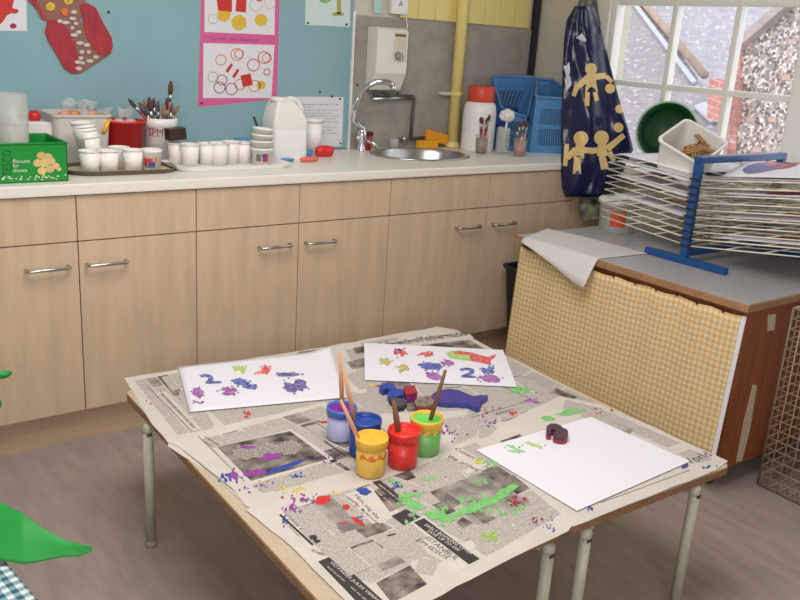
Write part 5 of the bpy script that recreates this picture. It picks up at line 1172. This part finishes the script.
def stroke(par, pts, w, m, nm):   # a painted band following pts
    b = MB(); z = Z0+.0014
    for i in range(len(pts)-1):
        (x0, y0), (x1, y1) = pts[i], pts[i+1]; dx, dy = x1-x0, (y1-y0)*2; L = math.hypot(dx, dy); nx, ny = -dy/L*w, dx/L*w*.5
        b.face([tq(x0+nx, y0+ny, z), tq(x1+nx, y1+ny, z), tq(x1-nx, y1-ny, z), tq(x0-nx, y0-ny, z)], m)
        b.face([tq(x1+w*xx, y1+w*.5*yy, z+.00004) for xx, yy in blob(9, .2, i)][::-1], m)
    b.build(nm, par)
stroke(lp_, [(200.5, 376.5), (205, 374.8), (210, 376.3), (211, 379.5), (207.5, 382.5), (219.5, 382)], 2.6, PR['blue'], 'number_two_mark')
stroke(fp, [(460.5, 370.2), (465.5, 368.6), (471.5, 369.6), (472, 372.6), (463, 376.2), (474, 376.8)], 2.4, PR['blue'], 'number_two_mark')
def flat(par, pts, m, dz, nm):
    b = MB(); b.face([tq(x, y, Z0+.0014+dz) for x, y in pts][::-1], m); b.build(nm, par)
flat(fp, [(445.5, 353.7), (450, 351), (459, 350.4), (474, 352.8), (475, 361.4), (463.5, 360), (450, 358)], PR['lime'], 0, 'fish_mark')
flat(fp, [(470, 352.2), (483.8, 356), (488, 357), (496, 354), (495, 357), (490.5, 360.5), (491.6, 364.5), (486, 364), (477, 361.8), (470, 360.8)], PR['red'], .00005, 'fish_tail_mark')
flat(fp, [(452, 351.6), (459, 350.8), (472, 352.8), (473, 355.5), (464, 354.5), (455, 354)], PR['red'], .0001, 'fish_back_mark')
art('big nearly blank white sheet with faint green marks on the right table', [(476, 450), (591, 417), (690, 461.5), (577, 511)], Z0+.0006, [
 ('green', 512, 447, 7, 1.2, .4, 'green_mark'), ('green', 517, 451, 8, 1.5, 0, 'green_mark'), ('lime', 534, 445, 11, 1.6, .35, 'green_mark')])

# ------------------------------------------------------------------ paint pots
def paint_pot(label, px, py, body, rimc, paintc, sc=1, lid=None):
    o = at(px, py, 2, HT+.0056); o.z = HT+.0056
    k = scale_at(o+Vector((0, 0, .05))); r = 15.2*k*sc; h = .098*sc
    s = thing('paint_pot', label, 'paint pot', o, 'paint pots in the middle of the tables')
    b = MB(); b.lathe([(r*.93, 0), (r*.97, .004), (r*1.0, h*.78), (r*.93, h*.78), (r*.85, .006)], body, o, 28); b.build('body', s)
    b = MB(); b.lathe([(r*.99, h*.75), (r*1.07, h*.76), (r*1.11, h*.95), (r*1.08, h), (r*.98, h*.985), (r*.97, h*.8)], rimc, o, 28, cap=False); b.build('rim', s)
    b = MB(); vs = []; n = 28
    for f, z in ((.975, .90), (.9, .93), (.6, .88), (.25, .92), (.0, .9)):
        for kk in range(n): a = 2*PI*kk/n; vs.append(o+Vector((r*f*math.cos(a), r*f*math.sin(a), h*(z+.02*math.sin(3*a+f*9)))))
    fs = []
    for i in range(4):
        for kk in range(n): l = (kk+1) % n; fs.append([i*n+kk, i*n+l, (i+1)*n+l, (i+1)*n+kk])
    b.raw(vs, fs, paintc, True); b.build('paint', s); return s, o, r, h
yel = mat('pot_yellow', rgb(222, 180, 80), .4, noise=.12, scale=40); rd = mat('pot_red', rgb(208, 50, 44), .38, noise=.12, scale=40); grn = mat('pot_green', rgb(110, 176, 92), .35, noise=.15, scale=40)
blu = mat('pot_blue', rgb(40, 68, 150), .35, noise=.15, scale=40); lil = mat('pot_lilac', rgb(176, 176, 214), .4); rimb = mat('rim_blue', rgb(72, 112, 196), .35); yrim = mat('rim_yellow', rgb(230, 182, 62), .4)
pots = {}
pots['y'] = paint_pot('yellow paint pot nearest the front of the group', 370, 472, yel, yrim, mat('yellow_paint_wet', rgb(232, 184, 62), .25))
pots['r'] = paint_pot('red paint pot to the right of the yellow one', 402, 464, rd, mat('rim_red', rgb(222, 44, 40), .3), mat('red_paint_wet', rgb(224, 52, 44), .2))
pots['g'] = paint_pot('green paint pot with yellow rim at the right of the group', 424.5, 450.5, grn, yrim, mat('green_paint_wet', rgb(104, 204, 92), .2))
pots['b'] = paint_pot('dark blue paint pot behind the yellow pot', 363.5, 453, blu, blu, mat('blue_paint_wet', rgb(34, 70, 156), .2))
pots['l'] = paint_pot('lilac paint pot with blue rim at the back left of the group', 340.5, 437, lil, rimb, mat('purple_paint_wet', rgb(130, 40, 150), .2), .92)
s, o, r, h = pots['y']; b = MB()
for kk in range(16):
    a0 = math.radians(190+kk*9); a1 = a0+math.radians(9); z0, z1_ = h*(.5+.04*math.sin(kk)), h*(.6+.05*math.sin(kk*1.7)); rr_ = r*.999+.0006
    b.face([o+Vector((rr_*math.cos(a), rr_*math.sin(a), z)) for a, z in ((a0, z0), (a1, z0), (a1, z1_), (a0, z1_))], P['orange'])
b.build('orange_smear', s)
s, o, r, h = pots['g']; b = MB()
for kk in range(18):
    a0 = math.radians(170+kk*11); a1 = a0+math.radians(11); z0 = h*(.66+.07*math.sin(kk*2.1)); rr_ = r*1.0+.0008
    b.face([o+Vector((rr_*math.cos(a), rr_*math.sin(a), z)) for a, z in ((a0, z0), (a1, z0), (a1, h*.76), (a0, h*.76))], yrim)
b.build('yellow_drips', s)
def stuck(label, key, px, py, dx, dy, col, rad=.0055):
    s, o, r, h = pots[key]; foot = o+Vector((dx*r, dy*r, .012))
    # the brush stands head-down in the pot, its handle end at the photo's tip
    d = FW+RT*((px-400)/F)+UP*((300-py)/F); 
    t = (foot-CAM).dot(Vector((FW.x, FW.y, 0)).normalized())/d.dot(Vector((FW.x, FW.y, 0)).normalized()); top = CAM+d*t
    brush(label, top, foot, col, hair_m, rad, .03, 'brushes standing in the paint pots')
stuck('tall pale brush upright in the lilac paint pot', 'l', 340, 353.5, .1, -.2, wood_h)
stuck('pale brush leaning left in the dark blue pot', 'b', 344.5, 372, -.1, .2, wood_h)
stuck('pale brush leaning left out of the yellow pot', 'y', 340.5, 400, .1, .0, wood_h)
stuck('short dark brush in the red paint pot', 'r', 393.5, 400, .1, .1, wood_d, .007)
stuck('dark brush leaning right in the green pot', 'g', 445.5, 370, -.1, .1, wood_d)

# ------------------------------------------------------------------ printing stamps
def stamp(name, label, outline, h, m, m2, cat='stamp', z=HT+.0046, grp='paint-covered printing stamps'):
    b = MB(); pts = [at(x, y, 2, z) for x, y in outline]; c = sum(pts, Vector())/len(pts)
    s = thing(name, label, cat, (c.x, c.y, z), grp)
    b.prism([(p.x, p.y) for p in pts][::-1], z, z+h*.55, m2); b.build('base_block', s, bevel=.002)
    b = MB(); b.prism([(p.x, p.y) for p in pts][::-1], z+h*.55, z+h, m); b.build('painted_face', s, bevel=.003)
fish = [(430, 401), (434, 396.5), (441, 394), (450, 393), (459, 394.5), (467, 398), (473, 400.5), (480, 399), (488, 399.5), (484, 403), (480, 405.5), (480, 411), (476, 412), (468, 408), (458, 407), (447, 407), (438, 406)]
stamp('fish_stamp', 'blue painted fish-shaped stamp lying behind the green pot', fish, .014, P['indigo'], P['blue'])
zc = .0
stamp('curved_stamp', 'blue painted hook-shaped stamp below the fish painting', [(379, 392), (382, 388.5), (388, 387.5), (394, 389.5), (396, 394), (402, 394.5), (403, 400), (397, 402), (389, 402.5), (387, 398.5), (390, 396), (387, 393.5), (383, 395)], .018, P['blue'], P['blue'])
stamp('cube_stamp', 'crimson painted block stamp beside the blue hook-shaped one', [(403, 394), (414, 393), (417, 401), (405, 402.5)], .026, P['crimson'], P['purple'])
stamp('dark_stamp', 'dark grey stamp lying behind the red paint pot', [(389, 403.5), (392, 401), (407, 405.5), (404, 410), (398, 411)], .016, mat('grey_stamp', rgb(72, 70, 84), .5), black_m)
stamp('mottled_stamp', 'mottled brown stamp between the cube and the green pot', [(414, 404), (420, 400), (431, 400), (436, 405), (430, 409.5), (416, 410)], .012, mat('mottled_paint', rgb(150, 130, 110), .6, noise=.6, scale=70), P['crimson'])
num2 = [(545.5, 437), (546, 432.5), (550, 429.8), (556, 430), (560, 432), (562, 434.2), (566, 435.5), (567.5, 438.5), (567, 442.5), (563, 444.5), (557, 444), (553, 442.5), (552.8, 439.5), (555, 437.5), (554, 435.5), (551, 435.5), (550.2, 437.5), (550.5, 440), (546.5, 439.8)]
stamp('number_stamp', 'dark red number two stamp on the blank white sheet', num2, .020, mat('stamp_dark', rgb(74, 44, 66), .4, noise=.3, scale=60), mat('stamp_red', rgb(150, 40, 52), .5), z=HT+.0068)

# ------------------------------------------------------------------ green cape on a chair at the lower left
HG = .43
t = thing('side_table', 'small table under the teal gingham cloth at lower left', 'table', (-1.56, -1.62, 0))
def TG(px, py, z=HG): return at(px, py, 2, z)
e0, e1 = TG(8, 562), TG(44, 604)
ex = (e0-e1).normalized(); ey = Vector((-ex.y, ex.x, 0)); ey = ey if ey.x < 0 else -ey
o = e0+ex*.02
def gq(a, c, z): return o-ex*a+ey*c+Vector((0, 0, z-HG))
b = MB(); b.slab([gq(.0, .008, HG-.002), gq(.0, .42, HG-.002), gq(.6, .42, HG-.002), gq(.6, .008, HG-.002)], -.0, table_w) if False else None
b = MB(); b.prism([(p.x, p.y) for p in (gq(0, .01, 0), gq(0, .42, 0), gq(.6, .42, 0), gq(.6, .01, 0))], HG-.024, HG-.003, table_w); b.build('tabletop', t)
for a, c in ((.05, .05), (.05, .37), (.55, .05), (.55, .37)):
    b = MB(); p = gq(a, c, 0); b.tube([(p.x, p.y, 0), (p.x, p.y, HG-.024)], .014, legm, 12); b.build('leg', t)
def clo(u, v):
    a = -.005+.61*u; c = -.10+.54*v
    z = HG+.0005
    if c < .004: z = HG-(.004-c)*1.0; c = .004-(.004-c)*.16-.006*math.sin(a*40)*min(1, (.004-c)*20)
    return gq(a, c, z)
b = MB(); vs, fs, uvs = grid(clo, 40, 36); b.raw(vs, fs, ging_b, True, [(u*.61, v*.54) for u, v in uvs]); tag(b.build('gingham_cloth', solid=-.0012), 'teal and white gingham cloth at the lower left corner under green plastic', 'cloth')
# green cape: a pointed stiff plastic sheet lying over it
tip = at(92, 547.5, 2, HG+.028); back = at(-4, 500, 2, HG+.07); low = at(-4, 561, 2, HG+.012); mid = at(40, 527, 2, HG+.052); lowm = at(55, 559, 2, HG+.010)
far = back+(back-tip)*.9+Vector((0, 0, .02)); lowf = low+(low-tip)*.6
ga = [far, back, at(20, 511, 2, HG+.068), mid, at(68, 540, 2, HG+.036), tip]
gb = [lowf, low, at(24, 563, 2, HG+.010), lowm, at(78, 556, 2, HG+.013), tip+Vector((-.002, -.003, -.004))]
def cape(u, v):
    x = u*5; i = min(4, int(x)); f = x-i; a = ga[i].lerp(ga[i+1], f); c = gb[i].lerp(gb[i+1], f); p = a.lerp(c, v); p.z += .016*math.sin(PI*v)*(1-u)+.002*math.sin(u*14+v*5); return p
b = MB(); vs, fs, uvs = grid(cape, 40, 16); b.raw(vs, fs, green_pl, True); tag(b.build('plastic_cape', solid=.002), 'bright green plastic cape with pointed corner lying on the gingham cloth', 'cape')
# green toy leaves at the left edge
s = thing('green_chair', 'green plastic chair whose rail ends show at the left picture edge', 'chair', at(-20, 430, 2, 0.0))
cb = at(-2, 376, 2, .52)
b = MB(); b.tube([cb+Vector((-.35, .1, -.01)), cb+Vector((-.1, .02, 0)), at(6, 374.5, 2, .52), at(11, 372.5, 2, .522)], [.016, .015, .010, .006], green_pl, 10); b.build('back_rail', s)
b = MB(); q = at(-3, 404, 2, .47); b.tube([q+Vector((-.32, .1, 0)), q, at(0.5, 404, 2, .47)], [.016, .015, .01], green_pl, 10); b.build('back_rail', s)
lp = cb+Vector((-.2, .05, 0))
for dx in (-.12, .03):
    b = MB(); b.tube([(lp.x+dx, lp.y, 0), (lp.x+dx, lp.y, .53)], .014, green_pl, 10); b.build('leg', s)
    b = MB(); b.tube([(lp.x+dx-.02, lp.y+.28, 0), (lp.x+dx-.02, lp.y+.28, .29)], .014, green_pl, 10); b.build('leg', s)
b = MB(); b.box((lp.x-.16, lp.y-.02, .28), (lp.x+.05, lp.y+.30, .30), green_pl, .006); b.build('seat', s)

# ------------------------------------------------------------------ outside the window
def brickmat(name, c1, c2, mortar, sc, bw=.5, rh=.25, ms=.02):
    m = bpy.data.materials.new(name); m.use_nodes = True; nt = m.node_tree; b = nt.nodes['Principled BSDF']; b.inputs['Roughness'].default_value = .6
    uv = nt.nodes.new('ShaderNodeUVMap'); br = nt.nodes.new('ShaderNodeTexBrick'); br.inputs['Scale'].default_value = sc; br.inputs['Color1'].default_value = c1; br.inputs['Color2'].default_value = c2; br.inputs['Mortar'].default_value = mortar
    br.inputs['Brick Width'].default_value = bw; br.inputs['Row Height'].default_value = rh; br.inputs['Mortar Size'].default_value = ms
    nz = nt.nodes.new('ShaderNodeTexNoise'); nz.inputs['Scale'].default_value = 14; nz.inputs['Detail'].default_value = 4
    nt.links.new(uv.outputs[0], br.inputs['Vector']); nt.links.new(uv.outputs[0], nz.inputs['Vector'])
    r = nt.nodes.new('ShaderNodeValToRGB'); r.color_ramp.elements[0].position = .56; r.color_ramp.elements[1].position = .7; r.color_ramp.elements[0].color = (0, 0, 0, 1)
    nt.links.new(nz.outputs['Fac'], r.inputs[0]); nt.links.new(mixc(nt, mathn(nt, 'MULTIPLY', r.outputs[0], .45), br.outputs[0], rgb(232, 230, 236)), b.inputs['Base Color']); return m  # pale noise patches paint bright sky highlights into the colour
slate = brickmat('slate_tiles', rgb(150, 142, 146), rgb(138, 130, 138), rgb(132, 126, 132), 4.6)
slate2 = brickmat('glint_painted_slate', rgb(172, 168, 178), rgb(156, 152, 160), rgb(158, 154, 160), 4.0)  # lighter tiles, with sky glints painted in by the noise
brick = brickmat('red_brick', rgb(190, 122, 112), rgb(176, 110, 102), rgb(186, 160, 150), 4.5)
flint = bpy.data.materials.new('flint_wall'); flint.use_nodes = True; nt = flint.node_tree; bs = nt.nodes['Principled BSDF']; bs.inputs['Roughness'].default_value = .6
tc = nt.nodes.new('ShaderNodeTexCoord'); vo = nt.nodes.new('ShaderNodeTexVoronoi'); vo.inputs['Scale'].default_value = 42; nt.links.new(tc.outputs['Object'], vo.inputs['Vector'])
sep = nt.nodes.new('ShaderNodeSeparateXYZ'); nt.links.new(vo.outputs['Color'], sep.inputs[0])
r = nt.nodes.new('ShaderNodeValToRGB'); r.color_ramp.elements[0].color = rgb(96, 84, 82); r.color_ramp.elements[1].color = rgb(232, 226, 222); r.color_ramp.elements.new(.45).color = rgb(158, 144, 138); r.color_ramp.elements.new(.75).color = rgb(186, 172, 164)
nt.links.new(sep.outputs[0], r.inputs[0]); nt.links.new(r.outputs[0], bs.inputs['Base Color'])
def uvslab(b, pts, th, m):
    pts = [Vector(p) for p in pts]; e = (pts[1]-pts[0]).normalized(); n = e.cross(pts[2]-pts[0]).normalized(); f = n.cross(e); k = len(pts)
    b.face(pts, m, [((p-pts[0]).dot(e), (p-pts[0]).dot(f)) for p in pts]); back = [p-n*th for p in pts]
    b.raw(pts+back, [list(range(k, 2*k))[::-1]]+[[i, k+i, k+(i+1) % k, (i+1) % k] for i in range(k)], m)
h1 = thing('slate_roof_house', 'neighbouring house with grey slate roof outside the left window panes', 'house', (6, 2, 0))
nA, pA = Vector((-.5, -.12, .86)).normalized(), Vector((5.0, 1.5, .35))
qa = lambda x, y: at_plane(x, y, pA, nA)
b = MB(); uvslab(b, [qa(560, 215), qa(722, 190), qa(724, 128), qa(703, 86), qa(640, -6), qa(612, -50), qa(545, -50)], .1, slate); b.build('slate_roof', h1)
b = MB(); cr = mat('valley_tile', rgb(168, 146, 132), .6, noise=.2, scale=8); b.tube([qa(612, -34)+Vector((0, 0, .05)), qa(640, 3)+Vector((0, 0, .05)), qa(704, 80)+Vector((0, 0, .05))], .045, cr, 10); b.build('ridge_tiles', h1)
lead = mat('lead_flashing', rgb(176, 178, 190), .35)
b = MB(); b.bar(qa(632, 3)+Vector((0, 0, .02)), qa(694, 85)+Vector((0, 0, .02)), .05, .03, lead, up=nA); b.bar(qa(699, 108)+Vector((0, 0, .03)), qa(716, 124)+Vector((0, 0, .03)), .12, .03, lead, up=nA); b.build('lead_flashing', h1)
b = MB(); w0, w1 = qa(560, 215), qa(722, 190); b.box((w0.x+.15, min(w0.y, w1.y)-.5, -2), (w0.x+3, max(w0.y, w1.y), min(w0.z, w1.z)-.2), brick); b.build('wall', h1)
h2 = thing('rear_roof_house', 'farther house with painted glints on its slate roof seen through the middle pane', 'house', (9, 2, 0))
nB, pB = Vector((-.55, -.45, .8)).normalized(), qa(704, 84)+Vector((3.2, .8, .0))
qb2 = lambda x, y: at_plane(x, y, pB, nB)
b = MB(); uvslab(b, [qb2(590, 95), qb2(745, 95), qb2(820, -30), qb2(820, -70), qb2(560, -70)], .1, slate2); b.build('slate_roof', h2)
b = MB(); p = qb2(700, 95); b.box((p.x+.6, p.y-2.0, -2), (p.x+2.5, p.y+1.2, p.z+.2), brick); b.build('wall', h2)
h3 = thing('flint_gable_house', 'flint walled gable with brick corner outside the right window panes', 'house', (6, .2, 0))
XF = 5.6; qf = lambda x, y, d=0: at(x, y, 0, XF-d)
b = MB(); b.slab([qf(722, 260), qf(735, 52), qf(790, 5), qf(860, -60), qf(1000, -60), qf(1000, 260)][::-1], .3, flint); b.build('gable_wall', h3)
if True:
    b = MB(); uvslab(b, [qf(719, 260, .02), qf(729, 262, .02), qf(740, 70, .02), qf(742, 47, .02), qf(735, 50, .02)], .3, brick); b.build('brick_corner', h3)
b = MB(); b.bar(qf(734, 52, .03), qf(800, -5, .03), .2, .07, mat('verge_tile', rgb(168, 152, 148), .6, noise=.15, scale=8), up=(0, 0, 1)); b.build('verge', h3)
b = MB()
for i, (x, y) in enumerate(((757, 150), (792, 42), (786, 78), (772, 120), (750, 120))): b.slab([qf(x-4, y+2, .02), qf(x+4, y+2.5, .02), qf(x+4, y-3, .02), qf(x-4, y-3, .02)], .03, brick)
b.build('brick_patches', h3)
b = MB(); uvslab(b, [qf(707, 118, .3), qf(722, 124, .3), qf(724, 80, .3), qf(709, 78, .3)], .3, brick); b.build('brick_pier', h3)
b = MB(); b.box((3.0, -12, -3.2), (14, 12, -3.0), mat('yard_tarmac', rgb(120, 120, 122), .8)); struct(b.build('ground'))
